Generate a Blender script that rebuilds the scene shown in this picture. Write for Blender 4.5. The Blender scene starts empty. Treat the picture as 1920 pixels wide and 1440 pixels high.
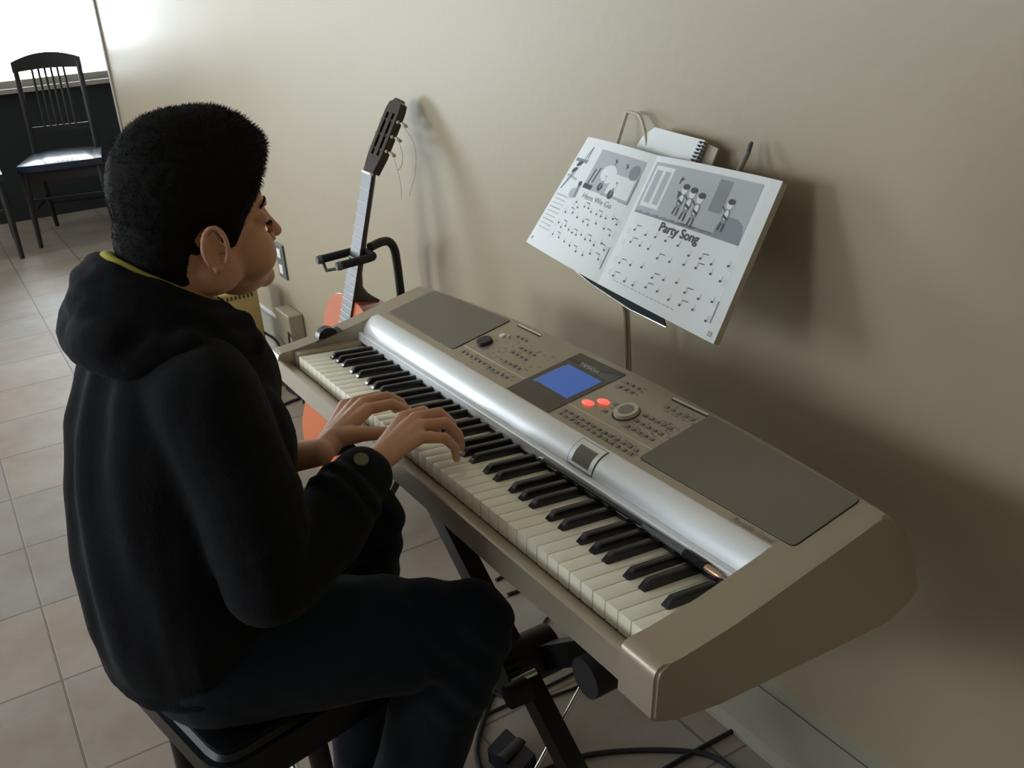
import bpy, bmesh, math, random
import numpy as np
from mathutils import Vector, Matrix, Euler, noise
random.seed(7)
S = bpy.context.scene
COL = S.collection
R = math.radians
V = Vector

# ------------------------------------------------------------------ camera, light, exposure
cam = bpy.data.cameras.new('camera')
cam.sensor_width = 36.0
cam.lens = 36.0 * 1819.985 / 1920.0
cam.clip_start = 0.02
co = bpy.data.objects.new('camera', cam)
COL.objects.link(co)
co.location = (1.7271, -0.5256, 1.4063)
co.rotation_euler = (R(66.894), R(3.981), R(58.351))
S.camera = co
CAMLOC = V(co.location)

S.view_settings.view_transform = 'Standard'
S.view_settings.look = 'None'
S.view_settings.gamma = 1.0
S.view_settings.use_curve_mapping = False
S.view_settings.exposure = 0.0

w = bpy.data.worlds.new('daylight')
S.world = w
w.use_nodes = True
nt = w.node_tree
bg = nt.nodes['Background']
bg.inputs['Color'].default_value = (0.84, 0.93, 1.0, 1)
bg.inputs['Strength'].default_value = 16.8


def portal(name, loc, rot, sx, sy):
    l = bpy.data.lights.new(name, 'AREA')
    l.shape = 'RECTANGLE'
    l.size = sx
    l.size_y = sy
    l.cycles.is_portal = True
    o = bpy.data.objects.new(name, l)
    o.location = loc
    o.rotation_euler = rot
    COL.objects.link(o)


# ------------------------------------------------------------------ materials
def mat(name, col, rough=0.5, metal=0.0, bump=0.0, bscale=200.0, var=0.0, vscale=5.0, emit=None, estr=0.0, coat=0.0, spec=None, sheen=0.0):
    m = bpy.data.materials.new(name)
    m.use_nodes = True
    n = m.node_tree
    p = n.nodes['Principled BSDF']
    c = (col[0], col[1], col[2], 1)
    p.inputs['Base Color'].default_value = c
    p.inputs['Roughness'].default_value = rough
    p.inputs['Metallic'].default_value = metal
    if coat: p.inputs['Coat Weight'].default_value = coat
    if spec is not None: p.inputs['Specular IOR Level'].default_value = spec
    if sheen:
        p.inputs['Sheen Weight'].default_value = sheen
        p.inputs['Sheen Roughness'].default_value = 0.6
    if emit:
        p.inputs['Emission Color'].default_value = (*emit, 1)
        p.inputs['Emission Strength'].default_value = estr
    tc = n.nodes.new('ShaderNodeTexCoord')
    nz = n.nodes.new('ShaderNodeTexNoise')
    nz.inputs['Scale'].default_value = vscale
    nz.inputs['Detail'].default_value = 6
    n.links.new(tc.outputs['Object'], nz.inputs['Vector'])
    mx = n.nodes.new('ShaderNodeMix')
    mx.data_type = 'RGBA'
    v = max(var, 0.02)
    mx.inputs[6].default_value = (*[max(0, x * (1 - v)) for x in col], 1)
    mx.inputs[7].default_value = (*[min(1, x * (1 + v)) for x in col], 1)
    n.links.new(nz.outputs['Fac'], mx.inputs[0])
    n.links.new(mx.outputs[2], p.inputs['Base Color'])
    if bump:
        nb = n.nodes.new('ShaderNodeTexNoise')
        nb.inputs['Scale'].default_value = bscale
        nb.inputs['Detail'].default_value = 4
        b = n.nodes.new('ShaderNodeBump')
        b.inputs['Strength'].default_value = bump
        b.inputs['Distance'].default_value = 0.002
        n.links.new(tc.outputs['Object'], nb.inputs['Vector'])
        n.links.new(nb.outputs['Fac'], b.inputs['Height'])
        n.links.new(b.outputs['Normal'], p.inputs['Normal'])
    return m


M = {}
M['wall'] = mat('wall_paint', (0.365, 0.305, 0.205), 0.42, bump=0.25, bscale=45, var=0.05, vscale=2.5)
M['wallgrey'] = mat('wall_paint_grey', (0.42, 0.41, 0.36), 0.5, bump=0.2, bscale=60, var=0.06)
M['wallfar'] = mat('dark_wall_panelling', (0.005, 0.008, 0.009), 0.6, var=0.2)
M['ceil'] = mat('ceiling_paint', (0.82, 0.80, 0.74), 0.9)
M['skirt'] = mat('skirting_paint', (0.33, 0.31, 0.25), 0.4, var=0.12, vscale=9)
M['trim'] = mat('trim_paint', (0.30, 0.27, 0.22), 0.6)
M['case'] = mat('champagne_plastic', (0.42, 0.36, 0.275), 0.33, metal=0.5, bump=0.05, bscale=900, coat=0.15)
M['silver'] = mat('satin_silver', (0.86, 0.88, 0.90), 0.42, metal=0.45)
M['grille'] = mat('speaker_cloth', (0.19, 0.16, 0.12), 0.6, bump=0.6, bscale=1500)
M['ivory'] = mat('white_key_plastic', (0.92, 0.88, 0.72), 0.3, coat=0.2)
M['ebony'] = mat('black_key_plastic', (0.012, 0.010, 0.012), 0.28, coat=0.3)
M['felt'] = mat('dark_felt', (0.03, 0.02, 0.02), 0.9)
M['panel'] = mat('display_bezel', (0.045, 0.033, 0.03), 0.22, coat=0.4)
M['lcd'] = mat('blue_screen', (0.03, 0.08, 0.3), 0.3, emit=(0.06, 0.16, 0.55), estr=0.38)
M['lcd2'] = mat('dim_screen_edge', (0.10, 0.10, 0.16), 0.3, emit=(0.10, 0.12, 0.25), estr=0.4)
M['red'] = mat('lit_red_button', (0.8, 0.1, 0.08), 0.4, emit=(1.0, 0.13, 0.09), estr=1.1)
M['button'] = mat('button_grey', (0.25, 0.23, 0.19), 0.45)
M['print'] = mat('print_grey', (0.19, 0.18, 0.155), 0.6)
M['line'] = mat('pale_line', (0.62, 0.56, 0.42), 0.4)
M['darkline'] = mat('dark_seam', (0.03, 0.025, 0.02), 0.6)
M['logo'] = mat('logo_print', (0.7, 0.7, 0.7), 0.5)
M['blackpl'] = mat('black_plastic', (0.012, 0.012, 0.014), 0.35, bump=0.1)
M['blackmetal'] = mat('black_painted_steel', (0.008, 0.007, 0.008), 0.5)
M['rubber'] = mat('black_rubber', (0.01, 0.01, 0.011), 0.75)
M['chrome'] = mat('chrome', (0.75, 0.74, 0.70), 0.18, metal=1.0)
M['copper'] = mat('copper_tip', (0.60, 0.38, 0.26), 0.3, metal=0.9)
M['paper'] = mat('book_paper', (0.84, 0.87, 0.88), 0.7, var=0.02)
M['paperedge'] = mat('page_edges', (0.52, 0.47, 0.40), 0.8, var=0.2, vscale=60)
M['ink'] = mat('ink_dark', (0.10, 0.10, 0.12), 0.8)
M['ink2'] = mat('ink_mid', (0.30, 0.32, 0.35), 0.8)
M['ink3'] = mat('ink_light', (0.50, 0.53, 0.56), 0.8)
M['tray'] = mat('stand_desk_black', (0.008, 0.014, 0.014), 0.7, spec=0.2)
M['skin'] = mat('skin', (0.61, 0.315, 0.19), 0.5, bump=0.12, bscale=350, var=0.08, vscale=30)
M['hair'] = mat('black_hair', (0.009, 0.0082, 0.0085), 0.85, spec=0.15)
M['hoodie'] = mat('charcoal_fleece', (0.0062, 0.0064, 0.0082), 0.95, bump=0.5, bscale=300, sheen=0.03, spec=0.12, var=0.15)
M['jeans'] = mat('dark_denim', (0.007, 0.012, 0.021), 0.9, bump=0.4, bscale=500, spec=0.2, sheen=0.05, var=0.2)
M['shirt'] = mat('yellow_shirt', (0.50, 0.44, 0.08), 0.9)
M['olive'] = mat('olive_button', (0.11, 0.12, 0.05), 0.5)
M['shoe'] = mat('shoe_black', (0.02, 0.02, 0.025), 0.6)
M['eye'] = mat('eye_white', (0.7, 0.68, 0.64), 0.2)
M['iris'] = mat('iris_brown', (0.04, 0.02, 0.01), 0.2)
M['vinyl'] = mat('black_vinyl', (0.003, 0.0035, 0.005), 0.38, spec=0.4)
M['wood'] = mat('dark_chair_wood', (0.009, 0.006, 0.007), 0.5, var=0.2)
M['blackseat'] = mat('glossy_black_seat', (0.008, 0.014, 0.035), 0.27, coat=0.2)
M['spruce'] = mat('orange_guitar_top', (0.50, 0.115, 0.022), 0.5, var=0.1, vscale=12, spec=0.22)
M['rosewood'] = mat('dark_red_wood', (0.022, 0.006, 0.008), 0.25, coat=0.3, var=0.2)
M['sidewood'] = mat('reddish_guitar_side', (0.35, 0.10, 0.06), 0.25, coat=0.4)
M['fretboard'] = mat('fretboard_wood', (0.03, 0.033, 0.042), 0.38, var=0.05)
M['bone'] = mat('bone', (0.75, 0.73, 0.66), 0.4)
M['pearl'] = mat('pale_tuner_plastic', (0.5, 0.45, 0.33), 0.3)
M['string'] = mat('nylon_string', (0.45, 0.42, 0.33), 0.4)
M['amp'] = mat('yellow_beige_cabinet', (0.44, 0.33, 0.13), 0.6, bump=0.2, var=0.06)
M['steel'] = mat('brushed_plate', (0.12, 0.13, 0.13), 0.4, metal=0.3)
M['bluebox'] = mat('dark_blue_black_plastic', (0.008, 0.010, 0.022), 0.4)

# floor tiles (procedural)
m = bpy.data.materials.new('floor_tiles')
m.use_nodes = True
n = m.node_tree
p = n.nodes['Principled BSDF']
tc = n.nodes.new('ShaderNodeTexCoord')
mp = n.nodes.new('ShaderNodeMapping')
mp.inputs['Location'].default_value = (0.012, 0.555, 0)
n.links.new(tc.outputs['Object'], mp.inputs['Vector'])
br = n.nodes.new('ShaderNodeTexBrick')
br.offset = 0.0
br.squash = 1.0
br.inputs['Scale'].default_value = 1.0
br.inputs['Brick Width'].default_value = 0.345
br.inputs['Row Height'].default_value = 0.345
br.inputs['Mortar Size'].default_value = 0.0035
br.inputs['Mortar Smooth'].default_value = 0.35
br.inputs['Color1'].default_value = (0.345, 0.295, 0.25, 1)
br.inputs['Color2'].default_value = (0.295, 0.275, 0.255, 1)
br.inputs['Mortar'].default_value = (0.17, 0.135, 0.11, 1)
n.links.new(mp.outputs[0], br.inputs['Vector'])
nz = n.nodes.new('ShaderNodeTexNoise')
nz.inputs['Scale'].default_value = 3.2
nz.inputs['Detail'].default_value = 8
nz.inputs['Roughness'].default_value = 0.65
n.links.new(tc.outputs['Object'], nz.inputs['Vector'])
rp = n.nodes.new('ShaderNodeValToRGB')
rp.color_ramp.elements[0].position = 0.33
rp.color_ramp.elements[0].color = (0.70, 0.55, 0.42, 1)
rp.color_ramp.elements[1].position = 0.68
rp.color_ramp.elements[1].color = (1.0, 1.0, 1.0, 1)
n.links.new(nz.outputs['Fac'], rp.inputs[0])
mx = n.nodes.new('ShaderNodeMix')
mx.data_type = 'RGBA'
mx.blend_type = 'MULTIPLY'
mx.inputs[0].default_value = 0.8
n.links.new(br.outputs['Color'], mx.inputs[6])
n.links.new(rp.outputs[0], mx.inputs[7])
n.links.new(mx.outputs[2], p.inputs['Base Color'])
p.inputs['Roughness'].default_value = 0.5
b = n.nodes.new('ShaderNodeBump')
b.inputs['Strength'].default_value = 0.35
b.inputs['Distance'].default_value = 0.003
mth = n.nodes.new('ShaderNodeMath')
mth.operation = 'SUBTRACT'
n.links.new(nz.outputs['Fac'], mth.inputs[0])
n.links.new(br.outputs['Fac'], mth.inputs[1])
n.links.new(mth.outputs[0], b.inputs['Height'])
n.links.new(b.outputs['Normal'], p.inputs['Normal'])
M['floor'] = m

# thin window glass
m = bpy.data.materials.new('window_glass')
m.use_nodes = True
n = m.node_tree
n.nodes.remove(n.nodes['Principled BSDF'])
out = n.nodes['Material Output']
tr = n.nodes.new('ShaderNodeBsdfTransparent')
gl = n.nodes.new('ShaderNodeBsdfGlossy')
gl.inputs['Roughness'].default_value = 0.02
fr = n.nodes.new('ShaderNodeFresnel')
fr.inputs['IOR'].default_value = 1.45
ms = n.nodes.new('ShaderNodeMixShader')
n.links.new(fr.outputs[0], ms.inputs[0])
n.links.new(tr.outputs[0], ms.inputs[1])
n.links.new(gl.outputs[0], ms.inputs[2])
n.links.new(ms.outputs[0], out.inputs['Surface'])
M['glass'] = m


# ------------------------------------------------------------------ mesh helpers
def new():
    return bmesh.new()


def obj(name, bm, material, parent=None, smooth=None, loc=None):
    me = bpy.data.meshes.new(name)
    bmesh.ops.recalc_face_normals(bm, faces=bm.faces[:])
    bm.to_mesh(me)
    bm.free()
    mats = material if isinstance(material, (list, tuple)) else [material]
    for x in mats: me.materials.append(x)
    if smooth is not None:
        me.polygons.foreach_set('use_smooth', [True] * len(me.polygons))
        if smooth < 180: me.set_sharp_from_angle(angle=R(smooth))
    o = bpy.data.objects.new(name, me)
    COL.objects.link(o)
    if parent is not None:
        o.parent = parent
    if loc is not None: o.location = loc
    return o


def tag(o, label=None, cat=None, group=None, kind=None):
    if label: o['label'] = label
    if cat: o['category'] = cat
    if group: o['group'] = group
    if kind: o['kind'] = kind
    return o


def thing(name, label, cat, loc=(0, 0, 0), rot=(0, 0, 0), group=None):
    o = bpy.data.objects.new(name, None)
    o.empty_display_size = 0.05
    o.location = loc
    o.rotation_euler = rot
    COL.objects.link(o)
    return tag(o, label, cat, group)


def keep(o, parent):
    """parent o to an Empty while keeping its mesh in world coordinates"""
    o.parent = parent
    mw = Matrix.LocRotScale(parent.location, parent.rotation_euler, V((1, 1, 1)))
    if parent.parent: mw = Matrix.LocRotScale(parent.parent.location, parent.parent.rotation_euler, V((1, 1, 1))) @ mw
    o.matrix_parent_inverse = mw.inverted()
    return o


def box(bm, lo, hi, mi=0, rot=None, piv=None, bevel=0):
    vs = [bm.verts.new((x, y, z)) for x in (lo[0], hi[0]) for y in (lo[1], hi[1]) for z in (lo[2], hi[2])]
    fs = []
    for f in ((0, 1, 3, 2), (4, 6, 7, 5), (0, 4, 5, 1), (2, 3, 7, 6), (0, 2, 6, 4), (1, 5, 7, 3)):
        fc = bm.faces.new([vs[i] for i in f])
        fc.material_index = mi
        fs.append(fc)
    if rot is not None:
        bmesh.ops.rotate(bm, verts=vs, cent=piv or V(lo).lerp(V(hi), .5), matrix=rot)
    if bevel:
        es = list({e for f in fs for e in f.edges})
        bmesh.ops.bevel(bm, geom=es, offset=bevel, segments=2, affect='EDGES', profile=0.5)
    return vs


def tube(bm, pts, r, seg=12, mi=0, cap=True, flat=None):
    pts = [V(q) for q in pts]
    rs = r if isinstance(r, (list, tuple)) else [r] * len(pts)
    rings = []
    t0 = (pts[1] - pts[0]).normalized()
    up = V((0, 0, 1)) if abs(t0.z) < 0.9 else V((1, 0, 0))
    nrm = t0.cross(up).normalized()
    for i, q in enumerate(pts):
        if i == 0: t = (pts[1] - q)
        elif i == len(pts) - 1: t = (q - pts[-2])
        else: t = (pts[i + 1] - q).normalized() + (q - pts[i - 1]).normalized()
        t.normalize()
        nrm = (nrm - t * nrm.dot(t)).normalized()
        bn = t.cross(nrm)
        ring = []
        for k in range(seg):
            a = 2 * math.pi * k / seg
            ring.append(bm.verts.new(q + (nrm * math.cos(a) + bn * math.sin(a) * (flat or 1)) * rs[i]))
        rings.append(ring)
    for a, b in zip(rings, rings[1:]):
        for k in range(seg):
            f = bm.faces.new((a[k], a[(k + 1) % seg], b[(k + 1) % seg], b[k]))
            f.material_index = mi
    if cap:
        f = bm.faces.new(rings[0][::-1]); f.material_index = mi
        f = bm.faces.new(rings[-1]); f.material_index = mi
    return rings


def ell(bm, c, r, rot=None, u=20, v=12, mi=0):
    mt = Matrix.Translation(V(c))
    if rot is not None: mt = mt @ rot.to_4x4()
    rr = (r, r, r) if isinstance(r, (int, float)) else r
    mt = mt @ Matrix.Diagonal((rr[0], rr[1], rr[2], 1))
    res = bmesh.ops.create_uvsphere(bm, u_segments=u, v_segments=v, radius=1, matrix=mt)
    if mi:
        for q in res['verts']:
            for f in q.link_faces: f.material_index = mi


def caps(bm, pts, rs, seg=14):
    """closed tapered capsules for voxel union"""
    pts = [V(q) for q in pts]
    if isinstance(rs, (int, float)): rs = [rs] * len(pts)
    for i in range(len(pts) - 1):
        tube(bm, [pts[i], pts[i + 1]], [rs[i], rs[i + 1]], seg)
    for q, r in zip(pts, rs):
        ell(bm, q, r * 1.0, u=seg, v=max(6, seg // 2))


def spline(pts, n=8):
    """catmull-rom"""
    P = [V(q) for q in pts]
    P = [P[0] * 2 - P[1]] + P + [P[-1] * 2 - P[-2]]
    out = []
    for i in range(1, len(P) - 2):
        for k in range(n):
            t = k / n
            a, b, c, d = P[i - 1], P[i], P[i + 1], P[i + 2]
            out.append(0.5 * ((2 * b) + (c - a) * t + (2 * a - 5 * b + 4 * c - d) * t * t + (3 * b - a - 3 * c + d) * t ** 3))
    out.append(P[-2])
    return out


def prism(bm, poly, axis, a, b, mi=0):
    def pt(q, t):
        if axis == 'x': return (t, q[0], q[1])
        if axis == 'y': return (q[0], t, q[1])
        return (q[0], q[1], t)
    A = [bm.verts.new(pt(q, a)) for q in poly]
    B = [bm.verts.new(pt(q, b)) for q in poly]
    k = len(poly)
    fs = [bm.faces.new((A[i], A[(i + 1) % k], B[(i + 1) % k], B[i])) for i in range(k)]
    fs.append(bm.faces.new(A[::-1]))
    fs.append(bm.faces.new(B))
    for f in fs: f.material_index = mi
    return A + B


def rings_loft(bm, rings, seg=28):
    """rings: (center, rx, ry[, exponent]) horizontal ellipses, closed"""
    R_ = []
    for c, rx, ry in rings:
        R_.append([bm.verts.new((c[0] + rx * math.cos(2 * math.pi * k / seg), c[1] + ry * math.sin(2 * math.pi * k / seg), c[2])) for k in range(seg)])
    for a, b in zip(R_, R_[1:]):
        for k in range(seg): bm.faces.new((a[k], a[(k + 1) % seg], b[(k + 1) % seg], b[k]))
    bm.faces.new(R_[0][::-1])
    bm.faces.new(R_[-1])


def organic(bm, voxel, smooth_it=4, fac=0.5):
    """voxel-union of the closed shapes in bm; returns a new mesh"""
    me = bpy.data.meshes.new('tmp')
    bmesh.ops.recalc_face_normals(bm, faces=bm.faces[:])
    bm.to_mesh(me)
    bm.free()
    o = bpy.data.objects.new('tmp', me)
    COL.objects.link(o)
    md = o.modifiers.new('r', 'REMESH')
    md.mode = 'VOXEL'
    md.voxel_size = voxel
    md.use_smooth_shade = True
    if smooth_it:
        sm = o.modifiers.new('s', 'SMOOTH')
        sm.factor = fac
        sm.iterations = smooth_it
    dg = bpy.context.evaluated_depsgraph_get()
    res = bpy.data.meshes.new_from_object(o.evaluated_get(dg))
    bpy.data.objects.remove(o)
    bpy.data.meshes.remove(me)
    res.polygons.foreach_set('use_smooth', [True] * len(res.polygons))
    return res


def warp(me, fn):
    """displace along normals by fn(co, normal) in metres"""
    nv = len(me.vertices)
    nr = [V(v.normal) for v in me.vertices]
    for i, v in enumerate(me.vertices):
        v.co = v.co + nr[i] * fn(v.co, nr[i])
    me.update()


def meshobj(name, me, material, parent):
    me.name = name
    me.materials.clear()
    me.materials.append(material)
    o = bpy.data.objects.new(name, me)
    COL.objects.link(o)
    if parent is not None: keep(o, parent)
    return o


def text_mesh(txt, size, shear=0.0, bold=0.0):
    """list of (verts2d, faces) for a text, origin at left baseline"""
    cu = bpy.data.curves.new('t', 'FONT')
    cu.body = txt
    cu.size = size
    cu.shear = shear
    cu.offset = bold
    cu.fill_mode = 'FRONT'
    cu.resolution_u = 3
    o = bpy.data.objects.new('t', cu)
    COL.objects.link(o)
    dg = bpy.context.evaluated_depsgraph_get()
    me = bpy.data.meshes.new_from_object(o.evaluated_get(dg))
    vs = [(v.co.x, v.co.y) for v in me.vertices]
    fs = [tuple(p.vertices) for p in me.polygons]
    bpy.data.objects.remove(o)
    return vs, fs


def add_text(bm, txt, size, fn, mi=0, shear=0.0, bold=0.0):
    vs, fs = text_mesh(txt, size, shear, bold)
    B = [bm.verts.new(fn(x, y)) for x, y in vs]
    for f in fs:
        try:
            q = bm.faces.new([B[i] for i in f]); q.material_index = mi
        except ValueError:
            pass


def struct(name, bm, material, parent=None):
    o = obj(name, bm, material, parent)
    if parent is None: o['kind'] = 'structure'
    return o


# ------------------------------------------------------------------ room shell
WY = 0.56
XW = -6.0
bm = new(); box(bm, (-6.3, -4.6, -0.1), (3.2, 2.0, 0.0)); struct('floor', bm, M['floor'])
bm = new(); box(bm, (-6.3, -4.6, 2.75), (3.2, 2.0, 2.85)); struct('ceiling', bm, M['ceil'])
bm = new(); box(bm, (-4.54, WY, 0), (3.2, WY + 0.12, 2.75)); struct('wall_right', bm, M['wall'])
bm = new(); box(bm, (-6.3, 1.45, 0), (-4.54, 1.55, 2.75)); struct('wall_recess', bm, M['wallgrey'])
bm = new(); box(bm, (-4.54, WY + 0.12, 0), (-4.44, 1.45, 2.75)); struct('wall_recess_side', bm, M['wallgrey'])
bm = new(); box(bm, (3.0, -4.5, 0), (3.1, WY, 2.75)); struct('wall_near', bm, M['wall'])
LW = ((-4.6, -2.4, .95, 2.5), (-1.2, .6, 1.45, 2.6))
bm = new()
box(bm, (-6.3, -4.6, 0), (3.1, -4.5, .95)); box(bm, (-6.3, -4.6, 2.6), (3.1, -4.5, 2.75))
box(bm, (-4.6, -4.6, 2.5), (-2.4, -4.5, 2.6)); box(bm, (-1.2, -4.6, .95), (.6, -4.5, 1.45))
for a_, b_ in ((-6.3, -4.6), (-2.4, -1.2), (.6, 3.1)): box(bm, (a_, -4.6, .95), (b_, -4.5, 2.6))
struct('wall_left', bm, M['wall'])
# window wall x=-6 with window_1 (y -0.5..1.38, z .91..2.4) and a glazed door further left (y -3.7..-2.1, z .05..2.3)
W1 = (-0.15, 1.02, 0.90, 1.95)
D1 = (-3.75, -2.15, 0.06, 2.35)
bm = new()
box(bm, (-6.12, -4.5, 0), (XW, D1[0], 2.75))
box(bm, (-6.12, D1[0], D1[3]), (XW, D1[1], 2.75))
box(bm, (-6.12, D1[0], 0), (XW, D1[1], D1[2]))
box(bm, (-6.12, D1[1], 0), (XW, W1[0], 2.75))
struct('wall_far', bm, M['wallgrey'])
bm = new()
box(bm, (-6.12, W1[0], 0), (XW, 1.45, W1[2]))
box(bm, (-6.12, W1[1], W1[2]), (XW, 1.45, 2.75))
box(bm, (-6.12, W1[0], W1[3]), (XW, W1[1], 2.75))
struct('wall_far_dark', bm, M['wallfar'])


def window(name, d, mull):
    y0, y1, z0, z1 = d
    o = bpy.data.objects.new(name, None)
    o.location = (XW, (y0 + y1) / 2, z0)
    o['kind'] = 'structure'
    COL.objects.link(o)
    bm = new()
    t = 0.045
    box(bm, (-6.09, y0, z0), (-6.03, y1, z0 + t))
    box(bm, (-6.09, y0, z1 - t), (-6.03, y1, z1))
    box(bm, (-6.09, y0, z0 + t), (-6.03, y0 + t, z1 - t))
    box(bm, (-6.09, y1 - t, z0 + t), (-6.03, y1, z1 - t))
    for k in mull: box(bm, (-6.085, k - .02, z0 + t), (-6.035, k + .02, z1 - t))
    keep(obj('window_frame', bm, M['trim']), o)
    bm = new()
    box(bm, (-6.062, y0 + t, z0 + t), (-6.058, y1 - t, z1 - t))
    keep(obj('window_pane', bm, M['glass']), o)
    portal('daylight_portal', (-6.13, (y0 + y1) / 2, (z0 + z1) / 2), (0, R(-90), 0), z1 - z0, y1 - y0)


for i_, (x0, x1, z0, z1) in enumerate(LW):
    o = bpy.data.objects.new('window_%d' % (i_ + 2), None)
    o.location = ((x0 + x1) / 2, -4.55, z0)
    o['kind'] = 'structure'
    COL.objects.link(o)
    bm = new()
    box(bm, (x0, -4.58, z0), (x1, -4.53, z0 + .04)); box(bm, (x0, -4.58, z1 - .04), (x1, -4.53, z1))
    for q in (x0, (x0 + x1) / 2 - .02, x1 - .04): box(bm, (q, -4.58, z0 + .04), (q + .04, -4.53, z1 - .04))
    keep(obj('window_frame', bm, M['trim']), o)
    bm = new(); box(bm, (x0 + .04, -4.557, z0 + .04), (x1 - .04, -4.553, z1 - .04)); keep(obj('window_pane', bm, M['glass']), o)
    portal('daylight_portal', ((x0 + x1) / 2, -4.62, (z0 + z1) / 2), (R(90), 0, 0), x1 - x0, z1 - z0)
window('window_1', W1, [])
window('door_1', D1, [(D1[0] + D1[1]) / 2])
bm = new(); box(bm, (-6.0, W1[0] - .02, W1[2] - .03), (-5.9, 1.45, W1[2])); struct('trim_2', bm, M['trim'])
# end trim of the right wall
bm = new(); box(bm, (-4.585, WY - 0.012, 0), (-4.54, WY + 0.13, 2.75), bevel=0.003); struct('trim_1', bm, M['trim'])
# skirting with a double groove on top
bm = new()
prof = [(WY, 0.0), (WY - .020, 0.0), (WY - .019, .010), (WY - .013, .030), (WY - .011, .146), (WY - .006, .149), (WY - .005, .153), (WY - .011, .156), (WY - .010, .164), (WY - .004, .168), (WY, .171)]
prism(bm, prof, 'x', -4.54, 3.0)
struct('baseboard_right', bm, M['skirt'])
for z_, y_ in ((.1475, .0105), (.1600, .0100)):
    bm = new(); tube(bm, [(-4.53, WY - y_, z_), (2.98, WY - y_, z_)], .0016, 6); struct('trim_%d' % (3 + (z_ > .15)), bm, M['trim'])
# junction box and outlet on the right wall
t = thing('wall_outlet', 'dark double socket plate on the wall beside the boy\'s chin', 'outlet', (-1.84, WY, 0.44))
bm = new(); box(bm, (-1.885, WY - .008, .375), (-1.80, WY, .512), bevel=.003); keep(obj('cover_plate', bm, M['steel']), t)
for z in (.412, .475):
    bm = new(); box(bm, (-1.862, WY - .012, z - .018), (-1.824, WY - .006, z + .018), bevel=.003); keep(obj('socket', bm, M['bone']), t)
bm = new(); box(bm, (-1.86, WY - .06, .13), (-1.70, WY, .265), bevel=.006)
tag(obj('junction_box', bm, M['wall']), 'beige box mounted low on the wall beside the guitar', 'junction box')

# ------------------------------------------------------------------ electronic keyboard
TILT = R(-5.683)
KO = V((0, 0, 0.75))
KR = Matrix.Rotation(TILT, 4, 'X')
KM = Matrix.Translation(KO) @ KR
BASE = V((0.53, 0.17, -0.074))
kb = thing('electronic_keyboard', 'champagne coloured electronic keyboard with blue display on a black stand', 'keyboard', KM @ BASE, (TILT, 0, 0))


def K(name, bm, material, smooth=None, parent=None):
    bmesh.ops.translate(bm, verts=bm.verts[:], vec=-BASE)
    return obj(name, bm, material, parent or kb, smooth)


def tz(y, off=0.0): return 0.001 + 0.304 * y + off


XL, XR, KX, KL = -0.062, 1.119, 1.0605, -0.0215
arc = []
front = [(-.003, -.0445), (-.030, -.0445), (-.035, -.039)]
nose = [(-.035, -.010), (-.0335, -.0025), (-.030, .002), (-.024, .0045), (-.016, .0055), (-.008, .0065), (.0, .0075)]
back = lambda cr: [(cr - .008, tz(cr - .008)), (cr, tz(cr) - .0008), (cr + .008, tz(cr) - .005), (cr + .02, tz(cr) - .018), (cr + .045, .052), (cr + .068, .014), (cr + .082, -.022), (cr + .084, -.036), (cr + .07, -.045), (cr + .035, -.062), (cr + .02, -.067), (.06, -.074), (.0, -.0725), (-.02, -.062)]


def section(bm, x0, x1, full, st):
    """loft of closed profiles along x"""
    n_ = max(1, int(st))
    prev = None
    for i in range(n_ + 1):
        x = x0 + (x1 - x0) * i / n_
        q = (x - 0.53) / 0.6
        cr = 0.293 + 0.034 * max(0, 1 - abs(q) ** 2.2)
        if full:
            poly = [(-.035, -.057)] + nose + [(.069, .0222), (.15, tz(.15)), (.22, tz(.22))] + back(cr)[:-1] + [(-.031, -.0625)]
        else:
            poly = [(-.035, -.045), (-.035, -.010), (-.0325, -.0085), (-.030, -.0095), (.0015, -.0262), (.0015, -.045), (.135, -.045), (.135, .004), (.1475, .012), (.1768, .012), (.1768, tz(.1768) - .001), (.1778, tz(.1778))] + [(.22, tz(.22))] + back(cr)
        ring = [bm.verts.new((x, a, b)) for a, b in poly]
        if prev:
            for k in range(len(ring)):
                bm.faces.new((prev[k], prev[(k + 1) % len(ring)], ring[(k + 1) % len(ring)], ring[k]))
        else:
            bm.faces.new(ring[::-1])
        prev = ring
    bm.faces.new(prev)


bm = new()
section(bm, XL, KL, True, 3)
K('end_block', bm, M['case'], 35)
bm = new()
section(bm, KL, KX, False, 24)
K('case_body', bm, M['case'], 35)
bm = new()
section(bm, KX, XR, True, 3)
bmesh.ops.bevel(bm, geom=[e for e in bm.edges if all(abs(v.co.x - XR) < 1e-5 for v in e.verts)], offset=.0035, segments=3, affect='EDGES')
K('end_block', bm, M['case'], 35)
bm = new(); prism(bm, [(-.0005, -.026), (-.0005, .0015), (.004, .0045), (.1333, .0085), (.1333, -.026)], 'x', KL + .0002, -.0012); K('key_slip', bm, M['case'], 30)
# dark bed under the keys
bm = new(); box(bm, (-.001, .0, -.0445), (KX - .0005, .134, -.024)); K('key_bed', bm, M['felt'])
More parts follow.
